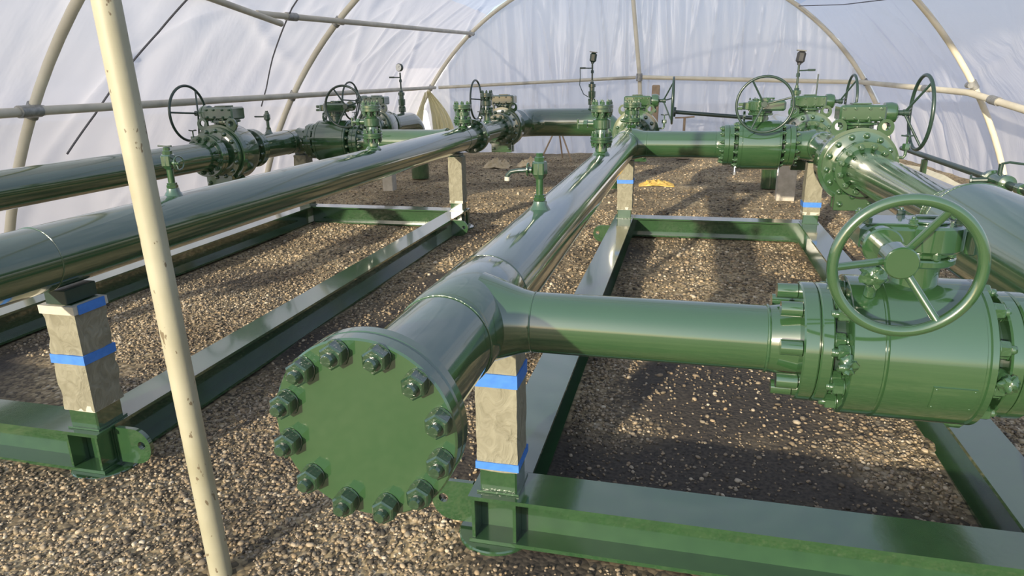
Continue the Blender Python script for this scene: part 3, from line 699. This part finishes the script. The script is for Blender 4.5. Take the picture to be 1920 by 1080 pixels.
# ------------------------------------------------------------------ bleed valves (needle blocks on short necks)
def bleed_valve(label, x, y, z, rz, style):
    root = thing('bleed_valve', label, 'small valve', (x, y, z + .001), rz, 'small bleed valves on top of the pipes'); root.scale = (.78, .78, .76)
    MB().hexa((0, 0, 0), (0, 0, 1), .062, .022).hexa((0, 0, .022), (0, 0, 1), .054, .014).build('collar', GREENB, root)
    MB().cyl((0, 0, .036), (0, 0, .125), .0215, seg=24).build('neck', GREEN, root)
    MB().lathe((0, 0, .1255), (0, 0, 1), [(0, .024), (.012, .034), (.03, .044), (.085, .044), (.10, .040)], 8).box((0, .0, .185), (.062, .085, .075), bev=.006).build('block', GREENB, root, ang=20)
    MB().hexa((0, 0, .226), (0, 0, 1), .052, .026).hexa((0, 0, .252), (0, 0, 1), .036, .022).build('top_plug', GREENB, root)
    if style == 0:     # outlet spout to local -X with lever
        MB().cyl((-.044, 0, .175), (-.062, 0, .175), .018, seg=16).disc((-.062, 0, .178), (-.070, 0, .178), .040, .002, 24).build('side_disc', GREENB, root)
        MB().sweep([(-.070, 0, .175), (-.12, 0, .172), (-.165, 0, .164), (-.185, 0, .145), (-.188, 0, .128)], .013, 14).build('spout', DARKG, root)
        MB().cyl((-.188, 0, .134), (-.189, 0, .112), .016, seg=14).build('spout_wrap', TAPE2, root, label='pale tape on the spout end')
    elif style == 1:   # top bar and side wheel
        MB().sweep([(-.055, 0, .284), (0, 0, .279), (.035, 0, .282)], .006, 10).cyl((0, 0, .274), (0, 0, .281), .008, seg=10).build('top_bar', DARKG, root)
        MB().cyl((.035, -.02, .17), (.075, -.03, .17), .012, seg=14).build('side_stem', GREENB, root)
        wh = handwheel(root, (.080, -.031, .17), (.97, -.24, 0), .045, .005, .004, (0.3, 2.4, 4.5), .004, .01, .012, GREENB)
    else:              # lever to local -X
        MB().sweep([(-.04, 0, .19), (-.09, 0, .19), (-.20, 0, .19)], .011, 12).build('lever', DARKG, root)
    return root
bleed_valve('small green bleed valve on the centre pipe with a short pale-tipped spout', XB, 2.965, bB, 0, 0)
bleed_valve('small green bleed valve standing on the left skid pipe right of the cream pole', XA, 3.05, bA, .2, 1)
bleed_valve('small green bleed valve with long lever on the far left pipe', XD, 7.05, gD0, 0, 2)
# ------------------------------------------------------------------ flanged block stacks
def block_stack(label, x, y, z, rz, hgt=.31, R=.082, side=True):
    root = thing('block_valve', label, 'small valve', (x, y, z + .001), rz, 'flanged block stacks on the pipes')
    k = hgt / .31
    MB().disc((0, 0, 0), (0, 0, .022), R, .003, 32).disc((0, 0, .0235), (0, 0, .046), R, .003, 32).build('lower_flange', GREENB, root)
    MB().lathe((0, 0, .0465), (0, 0, 1), [(0, R * .62), (.05 * k, R * .55), (.06 * k, R * .8), (.12 * k, R * .8), (.13 * k, R * .55), (.175 * k, R * .6)], 28).build('block', GREENB, root)
    t = .0465 + .176 * k
    MB().disc((0, 0, t), (0, 0, t + .024), R, .003, 32).disc((0, 0, t + .026), (0, 0, t + .052), R, .003, 32).build('upper_flange', GREENB, root)
    for q in range(8):
        a = 2 * PI * q / 8 + .2; c = V(R * .78 * math.cos(a), R * .78 * math.sin(a), 0)
        for zz, dn in ((.0465, 0), (t + .0525, 0)): put('bolt', NUT_SM_T, root, c + V(0, 0, zz))
        put('bolt', NUT_SM_T, root, c + V(0, 0, -.0005), (PI, 0, 0)); put('bolt', NUT_SM_T, root, c + V(0, 0, t - .0005), (PI, 0, 0))
    if side:
        MB().cyl((-R * .7, 0, .0465 + .09 * k), (-.135, 0, .0465 + .09 * k), .020, seg=16).hexa((-.105, 0, .0465 + .09 * k), (-1, 0, 0), .055, .03).cyl((-.135, 0, .0465 + .09 * k), (-.175, 0, .0465 + .09 * k), .011, seg=12).build('side_stem', GREENB, root)
        MB().box((-.178, 0, .0465 + .09 * k), (.014, .02, .075), bev=.004).build('stem_lever', GREENB, root)
    return root
NUT_SM_T = stud_mesh('bolt', .014, .024, .018, .018)
block_stack('green twin-flange block valve on the centre pipe left of the far tee', XB, 5.25, wB, 0)
block_stack('green twin-flange block valve on the left skid pipe in front of the distant ball valve', XA, 5.5, wA, 0)
block_stack('squat green flanged block on the centre pipe, left of its end valve', XB, 8.18, wB2, .4, .20, .10, False)
block_stack('squat green flanged block on the left skid pipe just before its far flanges', XA, 8.0, wA2, .2, .20, .11, False)
block_stack('tall green flanged block on the far spool left of the thick cross pipe', XA, 9.05, wA3, .1, .28, .085, False)

# ------------------------------------------------------------------ gauges
def gauge(label, x, y, z, kind):
    root = thing('pressure_gauge', label, 'gauge', (x, y, z + .001), 0, 'gauges on tall stems')
    MB().disc((0, 0, 0), (0, 0, .03), .06, .003, 28).disc((0, 0, .0315), (0, 0, .06), .06, .003, 28).build('flange', GREENB, root)
    for q in range(6):
        a = PI * q / 3; put('bolt', NUT_SM_T, root, (.045 * math.cos(a), .045 * math.sin(a), .0605))
    MB().lathe((0, 0, .0605), (0, 0, 1), [(0, .035), (.04, .035), (.045, .055), (.14, .058), (.15, .04), (.2, .04), (.205, .055), (.25, .055), (.26, .022), (.31, .02)], 24).build('block', GREENB, root)
    MB().hexa((0, 0, .29), (0, 0, 1), .055, .05).cyl((0, 0, .37), (0, 0, .62), .013, seg=14).hexa((0, 0, .47), (0, 0, 1), .042, .045).build('stem', DARKG, root)
    s = 1 if kind == 2 else -1
    MB().sweep([(0, 0, .545), (s * .05, 0, .545), (s * .19, 0, .55)], .009, 10).box((s * .15, 0, .548), (.09, .012, .026), bev=.004).build('lever', DARKG, root)
    if kind == 0:
        o = MB().lathe((.0, .03, .70), (-.25, -1, 0), [(0, .05), (.006, .062), (.045, .062), (.05, .056)], 36).build('gauge_head', DARKG, root)
        MB().cyl((-.0128, -.0205, .70), (-.0133, -.0225, .70), .054, seg=32).build('dial', DIAL, o, label='white dial')
        MB().sweep([(-.012, -.028, .70), (.008, -.03, .725)], .002, 6).build('needle', BLACK, o)
    else:
        o = MB().box((.012, 0, .70), (.10, .085, .145), Matrix.Rotation(.12, 3, 'Y'), .026).cyl((0, 0, .61), (0, 0, .64), .024, seg=16).build('gauge_head', BLACK if kind == 2 else DARKG, root, label='dark wrapped gauge head')
        MB().box((.012, 0, .778), (.11, .095, .016), Matrix.Rotation(.12, 3, 'Y'), .006).build('cap', CLAMP, o)
    if kind == 1:
        MB().sweep([(-.19, 0, .55), (-.185, 0, .42), (-.195, 0, .30), (-.16, 0, .22), (-.13, 0, .16), (-.06, 0, .12)], .006, 8).build('impulse_tube', DARKG, root)
    if kind == 2:
        MB().cyl((.24, .05, .2), (.24, .05, .50), .008, seg=10).sweep([(.0, 0, .22), (.12, .02, .21), (.24, .05, .2)], .010, 10).build('impulse_tube', DARKG, root)
    return root
gauge('round white-faced gauge on a stem at the back left', XD, 10.95, gD, 0)
gauge('dark-headed gauge on the thick cross pipe with a thin side tube', -1.46, 11.1, gX + .05, 1)
gauge('black wrapped gauge right of the big front-facing far wheel', XC, 9.45, gC, 2)

# ------------------------------------------------------------------ supports and clutter at the back
def timber(label, x, y, w, d, h, rz=0):
    mb = MB(); mb.box((0, 0, h / 2 - .01), (w, d, h + .02), bev=.008)
    o = mb.build('timber_block', CONC); o.location = (x, y, 0); o.rotation_euler = (0, 0, rz)
    tag(o, label, 'support block', 'pale blocks under the back pipes'); return o
timber('pale upright block under the far left pipe, seen above the left skid', XD, 10.25, .17, .17, .665)
timber('pale upright block behind the taped right-hand post', XC + .10, 10.3, .24, .2, ZP - RP - .003)
def spread_cloth(mb, cx, cy, rx, ry, hmax, seed, n=26):
    vs = []; fs = []
    for j in range(n + 1):
        for i in range(n + 1):
            u, v = i / n * 2 - 1, j / n * 2 - 1; r = math.hypot(u, v)
            x, y = cx + u * rx, cy + v * ry
            k = max(0, 1 - r * r * .8); z = gz(x, y) + .012 + hmax * k * (.5 + .9 * abs(noise.noise(V(u * 3.1 + seed, v * 3.1, seed))) + .35 * noise.noise(V(u * 8, v * 8, seed)))
            vs.append((x + .04 * noise.noise(V(u * 4, v * 4, seed + 3)), y, z))
    b = (n + 1) ** 2
    vs += [(x, y, z - .01) for x, y, z in vs]; w = n + 1
    for j in range(n):
        for i in range(n):
            a = j * w + i; fs.append((a, a + 1, a + w + 1, a + w)); fs.append((b + a, b + a + w, b + a + w + 1, b + a + 1))
    for i in range(n):
        for p, q in ((i, i + 1), (n * w + i + 1, n * w + i), ((i + 1) * w, i * w), (i * w + n, (i + 1) * w + n)): fs.append((p, b + p, b + q, q))
    mb.add(vs, fs)
mb = MB(); spread_cloth(mb, -3.62, 13.4, .26, .2, .17, 2.0); tag(mb.build('sack', TAN, ang=70), 'pale crumpled sacking on the gravel under the thick cross pipe, left heap', 'sack', 'crumpled sacking at the back')
mb = MB(); spread_cloth(mb, -3.02, 13.6, .24, .2, .16, 5.0); tag(mb.build('sack', TAN, ang=70), 'pale crumpled sacking nearer the tripod, right heap', 'sack', 'crumpled sacking at the back')
mb = MB(); spread_cloth(mb, -.42, 11.35, .27, .16, .09, 9.0); tag(mb.build('cloth_strip', YELL, ang=70), 'yellowish cloth strip lying behind the taped centre post', 'cloth')
# tripod
t = thing('tripod_stand', 'thin three-legged wooden stand below the thick cross pipe', 'stand', (-2.62, 14.6, 0))
MB().box((0, 0, .72), (.10, .10, .06), bev=.01).build('head', WOOD, t)
for a in (math.radians(200), math.radians(330), math.radians(85)):
    MB().sweep([(.03 * math.cos(a), .03 * math.sin(a), .70), (.20 * math.cos(a), .20 * math.sin(a), .36), (.37 * math.cos(a), .37 * math.sin(a), .012)], .017, 8).build('leg', WOOD, t)
# grey pole lying on a stand behind the far branch
t = thing('pipe_stand', 'small rusty stand holding up the thin grey pipe at the back', 'stand', (-.05, 15.2, 0))
MB().cyl((0, 0, -.01), (0, 0, .845), .026, seg=16).build('post', WOOD, t)
MB().sweep([(-.20, 0, .84), (0, 0, .845), (.20, 0, .86)], .016, 10).build('cross_bar', WOOD, t)
MB().disc((0, 0, .003), (0, 0, .018), .14, .003, 24).build('base_plate', WOOD, t)
t = thing('drain_pipe', 'thin grey pipe with a round end behind the far cross branch', 'pipe', (0, 15.2, 0))
MB().cyl((-.24, .02, .955), (1.6, -.02, .81), .040, seg=24).build('pipe', DARKG, t)
MB().disc((-.30, .02, .96), (-.235, .02, .955), .10, .01, 28).build('end_disc', DARKG, t)
o = MB().box((0, 0, .75), (.17, .05, 1.50), Matrix.Rotation(.02, 3, 'Y'), .02).build('board', WOOD); o.location = (-.70, 15.72, 0)
tag(o, 'brown board leaning at the back wall behind the end valve of the centre pipe', 'board')
# small vent line on the right
t = thing('vent_line', 'thin dark green pipe beyond the right-hand pipe with a small lever valve', 'pipe', (2.29, 6.0, 0))
MB().cyl((0, -2.6, .9), (0, 2.4, .9), .026, seg=24).build('pipe', DARKG, t)
MB().disc((0, -.55, .9), (0, -.47, .9), .042, .006, 24).build('coupling', GREENB, t)
v = MB().lathe((0, -.30, .9), (0, 1, 0), [(0, .03), (.02, .062), (.06, .066), (.065, .045), (.17, .055), (.26, .055), (.265, .072), (.31, .072), (.315, .04), (.40, .045)], 28).build('valve_body', GREENB, t)
MB().cyl((0, -.12, .95), (0, -.12, 1.03), .016, seg=14).sweep([(0, -.12, 1.03), (.04, -.15, 1.045), (.11, -.22, 1.04)], .009, 10).build('lever', DARKG, v)
MB().cyl((-.03, -.06, .9), (-.14, -.02, .89), .022, seg=16).disc((-.14, -.02, .89), (-.155, -.015, .889), .045, .003, 20).build('side_outlet', DARKG, v)
for y in (-2.2, 1.6): MB().box((0, y, .433), (.05, .05, .876), bev=.006).build('support_leg', GREENB, t)
# folded sheeting at the right wall foot
def sheeting():
    vs = []; fs = []; nx, ny = 40, 40
    for j in range(ny + 1):
        for i in range(nx + 1):
            u, v = i / nx, j / ny; y = 8.2 + 5.2 * v; x = 2.40 + 1.15 * u - .0625 * (y - 8)
            z = gz(x, y) + .03 + .035 * abs(math.sin(u * 13 + noise.noise(V(u * 2, v * 3, 1)) * 2)) + .30 * u * u
            vs.append((x, y, z))
    w = nx + 1; b = len(vs); vs += [(x, y, z - .012) for x, y, z in vs]
    for j in range(ny):
        for i in range(nx): a = j * w + i; fs.append((a, a + 1, a + w + 1, a + w)); fs.append((b + a, b + a + w, b + a + w + 1, b + a + 1))
    for i in range(nx): fs += [(i, b + i, b + i + 1, i + 1), (ny * w + i + 1, b + ny * w + i + 1, b + ny * w + i, ny * w + i)]
    for j in range(ny): fs += [((j + 1) * w, b + (j + 1) * w, b + j * w, j * w), (j * w + nx, b + j * w + nx, b + (j + 1) * w + nx, (j + 1) * w + nx)]
    return MB().add(vs, fs)
tag(sheeting().build('ground_sheet', paint('pale_sheeting', (0.50, 0.48, 0.36), (0.62, 0.60, 0.48), 0.7, 0.2, 6.0), ang=60), 'pale pleated sheeting along the foot of the right film wall', 'sheet')

# ------------------------------------------------------------------ tent: hoops, rails, film
TC, TR = -1.58, 5.63
def cx_at(y): return -.20 - .0625 * y
def hoop_pt(yl, yr, a, r=TR):
    # a: angle from vertical, negative to the left
    s = r * math.sin(a); z = TC + r * math.cos(a)
    t = min(1, max(0, (s + 1.5) / 6.9)); y = yl + (yr - yl) * t * t * (3 - 2 * t)
    return V(cx_at(y) + s, y, z)
AMAX = math.acos((0 - TC) / TR)
HOOPS = [(4.70, 5.6), (9.15, 11.2), (15.95, 16.05)]
names = ['nearest cream tent hoop, at the left edge behind the pole', 'second cream tent hoop, its legs beside the far left valve and right wheel', 'farthest cream tent hoop framing the back film wall']
def hoop(yl, yr, label, r, extra=0):
    root = thing('tent_hoop', label, 'tent frame', hoop_pt(yl, yr, -AMAX), 0, 'arched tent hoops')
    off = V(*root.location)
    pts = [hoop_pt(yl, yr, -AMAX - .015 + (2 * AMAX + .03) * k / 60) for k in range(61)]
    o = MB().sweep([q - off for q in pts], r, 16).build('arch_tube', HOOPM, root)
    for zc in (1.5, 2.46 if yl < 12 else 2.66):
        a = math.acos((zc - TC) / TR)
        for s in (-1, 1):
            if zc > 2 and s > 0: continue
            c = hoop_pt(yl, yr, s * a) - off; d = (hoop_pt(yl, yr, s * a + .01) - hoop_pt(yl, yr, s * a - .01)).normalized()
            MB().cyl(c - d * .06, c + d * .06, r + .014, seg=16).cyl(c - V(s * .05, 0, 0) - V(0, .06, 0), c - V(s * .05, 0, 0) + V(0, .06, 0), .042, seg=16).build('clamp', CLAMP, root)
    return root
for (yl, yr), lb, r in zip(HOOPS, names, (.040, .040, .045)): hoop(yl, yr, lb, r)
a15 = math.acos((1.5 - TC) / TR); a26 = math.acos((2.66 - TC) / TR)
def inner(yl, yr, a, s): q = hoop_pt(yl, yr, s * a); return V(q.x - s * .10, q.y, q.z)
def lin(a, b, t): return a.lerp(b, t)
def rail(label, pts, r, mat, joints=()):
    root = thing('tent_rail', label, 'tent frame', pts[0], 0, 'horizontal tent rails')
    off = V(*pts[0]); MB().sweep([V(*q) - off for q in pts], r, 14).build('tube', mat, root)
    for c, d in joints:
        c = V(*c) - off; d = V(*d).normalized(); MB().cyl(c - d * .10, c + d * .10, r + .012, seg=14).build('sleeve', CLAMP, root)
    return root
l0 = V(-5.17, 2.2, 1.47); l1 = inner(*HOOPS[0], a15, -1); l2 = inner(*HOOPS[1], a15, -1); l3 = inner(*HOOPS[2], a15, -1)
rail('grey tent rail at head height along the left film wall', [l0, l1, l2, l3], .038, GALV, [(l1 + V(0, -.12, 0), l2 - l1)])
r2 = inner(*HOOPS[1], math.acos((1.40 - TC) / TR), 1); r1 = inner(*HOOPS[0], math.acos((.7 - TC) / TR), 1); r3 = inner(*HOOPS[2], a15, 1)
rail('cream tent rail along the right film wall', [r1, r2, V(r3.x, r3.y, r3.z)], .045, HOOPM, [(r2.lerp(r1, .12), r2 - r1), (r2.lerp(r3, .3), r3 - r2)])
mid = V(-1.06, 15.78, 1.66)
rail('grey half of the back wall rail, left of the middle post', [l3 + V(.12, -.06, 0), mid + V(-.07, 0, 0)], .036, GALV)
rail('cream half of the back wall rail, right of the middle post', [mid + V(.07, 0, 0), r3 + V(-.12, -.06, 0)], .045, HOOPM)
u2 = inner(*HOOPS[1], math.acos((2.46 - TC) / TR), -1); u3 = inner(*HOOPS[2], a26, -1) + V(.0, -.12, 0)
un = V(-4.72, 7.30, 2.425)
rail('high grey tent rail at the top left running back to the farthest hoop', [un, u2, u3], .036, GALV, [(un + (u2 - un) * .35, u2 - un)])
rail('short grey tube lapped beneath the near end of the high left rail', [V(-4.64, 5.6, 2.60), V(-4.62, 7.62, 2.335)], .034, GALV)
t = thing('tent_post', 'slim cream post in the middle of the back film wall', 'tent frame', (-1.0, 15.83, 0), 0)
MB().sweep([(0.06, 0, -.02), (-.05, 0, 1.66), (-.34, 0, 4.0)], .045, 14).build('tube', HOOPM, t)
MB().cyl((-.05, -.09, 1.58), (-.05, -.09, 1.74), .065, seg=14).build('clamp', CLAMP, t)
# cream pole in the foreground
t = thing('tent_pole', 'chipped cream steel pole standing in the left foreground', 'pole', (-1.556, 1.772, gz(-1.556, 1.772) - .01))
MB().cyl((0, 0, 0), (-.03, -.09, 3.3), .038, seg=40).build('tube', CREAM, t)
# film
def ridge(q): return max(0, 1 - abs(noise.noise(q)) * 9) ** 2
def film(name, a0, a1, na, mat, label):
    rows = [(3.6, 4.4)]
    H3 = HOOPS; vs = []; fs = []; ny = 200
    def yy(t):
        Y = 3.4 + (16.0 - 3.4) * t
        return Y
    for j in range(ny + 1):
        Y = yy(j / ny)
        # lateral skew grows and fades like the hoops
        sk = np.interp(Y, [3.4, 4.7, 9.15, 16.0], [.9, .9, 2.05, .1])
        # sag between hoops
        near = min(abs(Y - 4.7), abs(Y - 9.15), abs(Y - 16)); sag = .09 * min(1, near / 2.0)
        for i in range(na + 1):
            a = a0 + (a1 - a0) * i / na
            r = TR + .055 + sag * .5 + .05 * noise.noise(V(a * 2.2, Y * .7, 2)) + .022 * noise.noise(V(a * 5 + Y * 1.3, Y * 3.0 - a * 4, 5)) 
            r += .045 * ridge(V(a * 1.9 + Y * .34, Y * .30 - a * .9, 11)) + .03 * ridge(V(a * 2.3 - Y * .5, Y * .42 + a * .6, 17))
            r = max(r, TR + .048)
            p = hoop_pt(Y, Y + sk, a, r)
            if abs(a) >= AMAX: p.z = max(p.z, -.05)
            vs.append(p)
    w = na + 1
    for j in range(ny):
        for i in range(na): q = j * w + i; fs.append((q, q + 1, q + w + 1, q + w))
    me = bpy.data.meshes.new(name); me.from_pydata(vs, [], fs); me.polygons.foreach_set('use_smooth', [True] * len(fs)); me.materials.append(mat)
    o = bpy.data.objects.new(name, me); COL.objects.link(o); o['kind'] = 'structure'; o['label'] = label; return o
AS = .62
film('wall_left', -AMAX - .01, -AS, 80, FILM, 'milky plastic film stretched over the left hoops')
film('ceiling', -AS, AS, 90, FILMC, 'milky plastic film roof of the tent')
film('wall_right', AS, AMAX + .01, 80, FILMR, 'milky plastic film hanging over the right hoops')
def back_wall():
    vs = []; fs = []; nx, nz = 320, 60; Y = 16.12
    grid = {}
    for i in range(nx + 1):
        s = -5.36 + (5.36 + 5.36) * i / nx
        zt = TC + math.sqrt(max(0, (TR + .05) ** 2 - s * s))
        if s < -4.72: zb = min(zt - .02, 1.05 + (s + 5.36) * -.2) if s < -4.95 else min(zt - .02, 1.05 * (-4.72 - s) / .23)
        else: zb = -.05
        zb = min(zb, zt - .02)
        for k in range(nz + 1):
            z = zb + (zt - zb) * k / nz
            f = .055 * noise.noise(V(s * 3.2, z * .35, 1)) + .03 * noise.noise(V(s * 8 + z * .8, z * .4, 4)) + .10 * noise.noise(V(s * .6, z * .5, 9))
            f -= .09 * ridge(V(s * 1.5 + z * .12, z * .16, 21)) + .05 * ridge(V(s * 3.1 - z * .25, z * .2, 31))
            f += .10 * max(0, 1 - z / .8) * noise.noise(V(s * 2, 0, 2))
            vs.append((cx_at(16) + s, Y + f, z))
    w = nz + 1
    for i in range(nx):
        for k in range(nz): q = i * w + k; fs.append((q, q + w, q + w + 1, q + 1))
    me = bpy.data.meshes.new('wall_back'); me.from_pydata(vs, [], fs); me.polygons.foreach_set('use_smooth', [True] * len(fs)); me.materials.append(FILMB)
    o = bpy.data.objects.new('wall_back', me); COL.objects.link(o); o['kind'] = 'structure'; o['label'] = 'milky plastic film closing the back end of the tent'
back_wall()
# gathered yellowish drape round the gap in the back left corner
def drape(label, ta, tb, fa, fb, bulge):
    ta, tb, fa, fb, bulge = V(*ta), V(*tb), V(*fa), V(*fb), V(*bulge)
    vs = []; n, m = 50, 30
    for k in range(m + 1):
        t = k / m
        for i in range(n + 1):
            u = i / n; p = ta.lerp(tb, u).lerp(fa.lerp(fb, u), t) + bulge * math.sin(PI * t) * (.3 + .7 * u)
            d = (fb - fa).normalized().cross(V(0, 0, 1)); vs.append(p + d * .045 * math.sin(u * 26 + t * 2) * (.35 + .8 * t))
    w = n + 1; fs = []
    for k in range(m):
        for i in range(n): q = k * w + i; fs.append((q, q + 1, q + w + 1, q + w))
    b = len(vs); vs += [v + V(0, .006, 0) for v in vs]; fs += [tuple(b + q for q in reversed(f)) for f in fs]
    for i in range(n): fs += [(i, b + i, b + i + 1, i + 1), (m * w + i + 1, b + m * w + i + 1, b + m * w + i, m * w + i)]
    for k in range(m): fs += [((k + 1) * w, b + (k + 1) * w, b + k * w, k * w), (k * w + n, b + k * w + n, b + (k + 1) * w + n, (k + 1) * w + n)]
    return tag(MB().add(vs, fs).build('film_drape', DRAPE, ang=70), label, 'drape', 'gathered film at the back left gap')
drape('yellowish gathered film left of the gap at the back left', (-5.93, 15.62, 1.40), (-5.98, 15.75, 1.40), (-6.02, 14.2, .05), (-6.20, 15.70, .05), (-.02, 0, 0))
drape('yellowish gathered film curving down right of the gap at the back left', (-5.95, 15.75, 1.42), (-5.86, 15.75, 1.42), (-5.85, 15.80, .02), (-5.28, 15.80, .02), (.20, 0, .05))
hs = thing('white_shed', 'white clad wall seen through the gap in the back film', 'building', (-7.6, 20.0, 0))
MB().box((0, 0, 1.0), (1.6, .2, 2.0), bev=.01).build('wall_panel', WHITE, hs)
for z in (.4, .75, 1.1): MB().box((0, -.106, z), (1.6, .01, .02)).build('cladding_joint', CLAMP, hs)
# cords over the film
def cord(label, pts, r=.006):
    q = []
    for (y0, s0), (y1, s1) in zip(pts[:-1], pts[1:]):
        for k in range(12):
            t = k / 12; Y = y0 + (y1 - y0) * t; a = s0 + (s1 - s0) * t; q.append((Y, a))
    q.append(pts[-1])
    P3 = [hoop_pt(Y, Y + np.interp(Y, [3.4, 4.7, 9.15, 16.0], [.9, .9, 2.05, .1]), a, TR + .03) for Y, a in q]
    tag(MB().sweep(P3, r, 6).build('tie_cord', CORDM), label, 'cord', 'cords over the tent film')
cord('dark cord slanting across the left film behind the pole', [(5.24, -1.08), (5.45, -1.01), (5.65, -.92), (5.83, -.85), (5.96, -.78), (6.2, -.60)], .010)
cord('grey cord running up the left film between two hoops', [(8.45, -1.02), (8.37, -.97), (8.14, -.89), (7.84, -.76), (7.7, -.6)], .009)
# wire between the right hoops, free hanging
wl = [hoop_pt(*HOOPS[2], .62), hoop_pt(*HOOPS[1], .72)]
tag(MB().sweep([wl[0], wl[0].lerp(wl[1], .5) + V(0, 0, -.04), wl[1], wl[1] + V(.05, -.8, -.05), wl[1] + V(.1, -3.2, .12)], .008, 6).build('guy_wire', CORDM), 'thin dark wire strung between the right-hand hoops near the roof', 'wire')

# ------------------------------------------------------------------ light
w = bpy.data.worlds.new('sky_world'); sc.world = w; w.use_nodes = True; nt = w.node_tree; nt.nodes.clear()
sky = nt.nodes.new('ShaderNodeTexSky'); sky.sky_type = 'NISHITA'; sky.sun_disc = False
sky.sun_elevation = math.radians(24); sky.sun_rotation = math.radians(202); sky.air_density = 1.0; sky.dust_density = 1.6; sky.ozone_density = 1.5
bg = nt.nodes.new('ShaderNodeBackground'); bg.inputs['Strength'].default_value = .25
wo = nt.nodes.new('ShaderNodeOutputWorld'); hz = nt.nodes.new('ShaderNodeMix'); hz.data_type = 'RGBA'; hz.inputs[0].default_value = .5; hz.inputs[7].default_value = (3.0, 3.25, 4.1, 1)
nt.links.new(sky.outputs[0], hz.inputs[6]); nt.links.new(hz.outputs[2], bg.inputs[0]); nt.links.new(bg.outputs[0], wo.inputs[0])
sd = bpy.data.lights.new('sun', 'SUN'); sd.energy = 6.6; sd.angle = math.radians(.9); sd.color = (1.0, .87, .68)
so = bpy.data.objects.new('sun', sd); COL.objects.link(so)
so.rotation_euler = V(.285, .95, -.25).to_track_quat('-Z', 'Y').to_euler()

# ------------------------------------------------------------------ camera
cd = bpy.data.cameras.new('camera'); co = bpy.data.objects.new('camera', cd); COL.objects.link(co)
fw = V(-0.23337022, 0.92728294, -0.29271947); rt = V(0.97078375, 0.23946255, -0.01538156); up = V(-0.05583229, 0.28775691, 0.95607464)
M = Matrix((( rt.x, up.x, -fw.x, 0), (rt.y, up.y, -fw.y, 0), (rt.z, up.z, -fw.z, 1.7), (0, 0, 0, 1)))
co.matrix_world = M
cd.sensor_width = 36; cd.lens = 36 * 1289.4 / 1920; cd.clip_start = .05; cd.clip_end = 200
sc.camera = co
sc.view_settings.view_transform = 'Standard'; sc.view_settings.look = 'None'; sc.view_settings.gamma = 1.0
sc.view_settings.use_curve_mapping = False; sc.view_settings.exposure = 0.0
sc.cycles.use_denoising = True
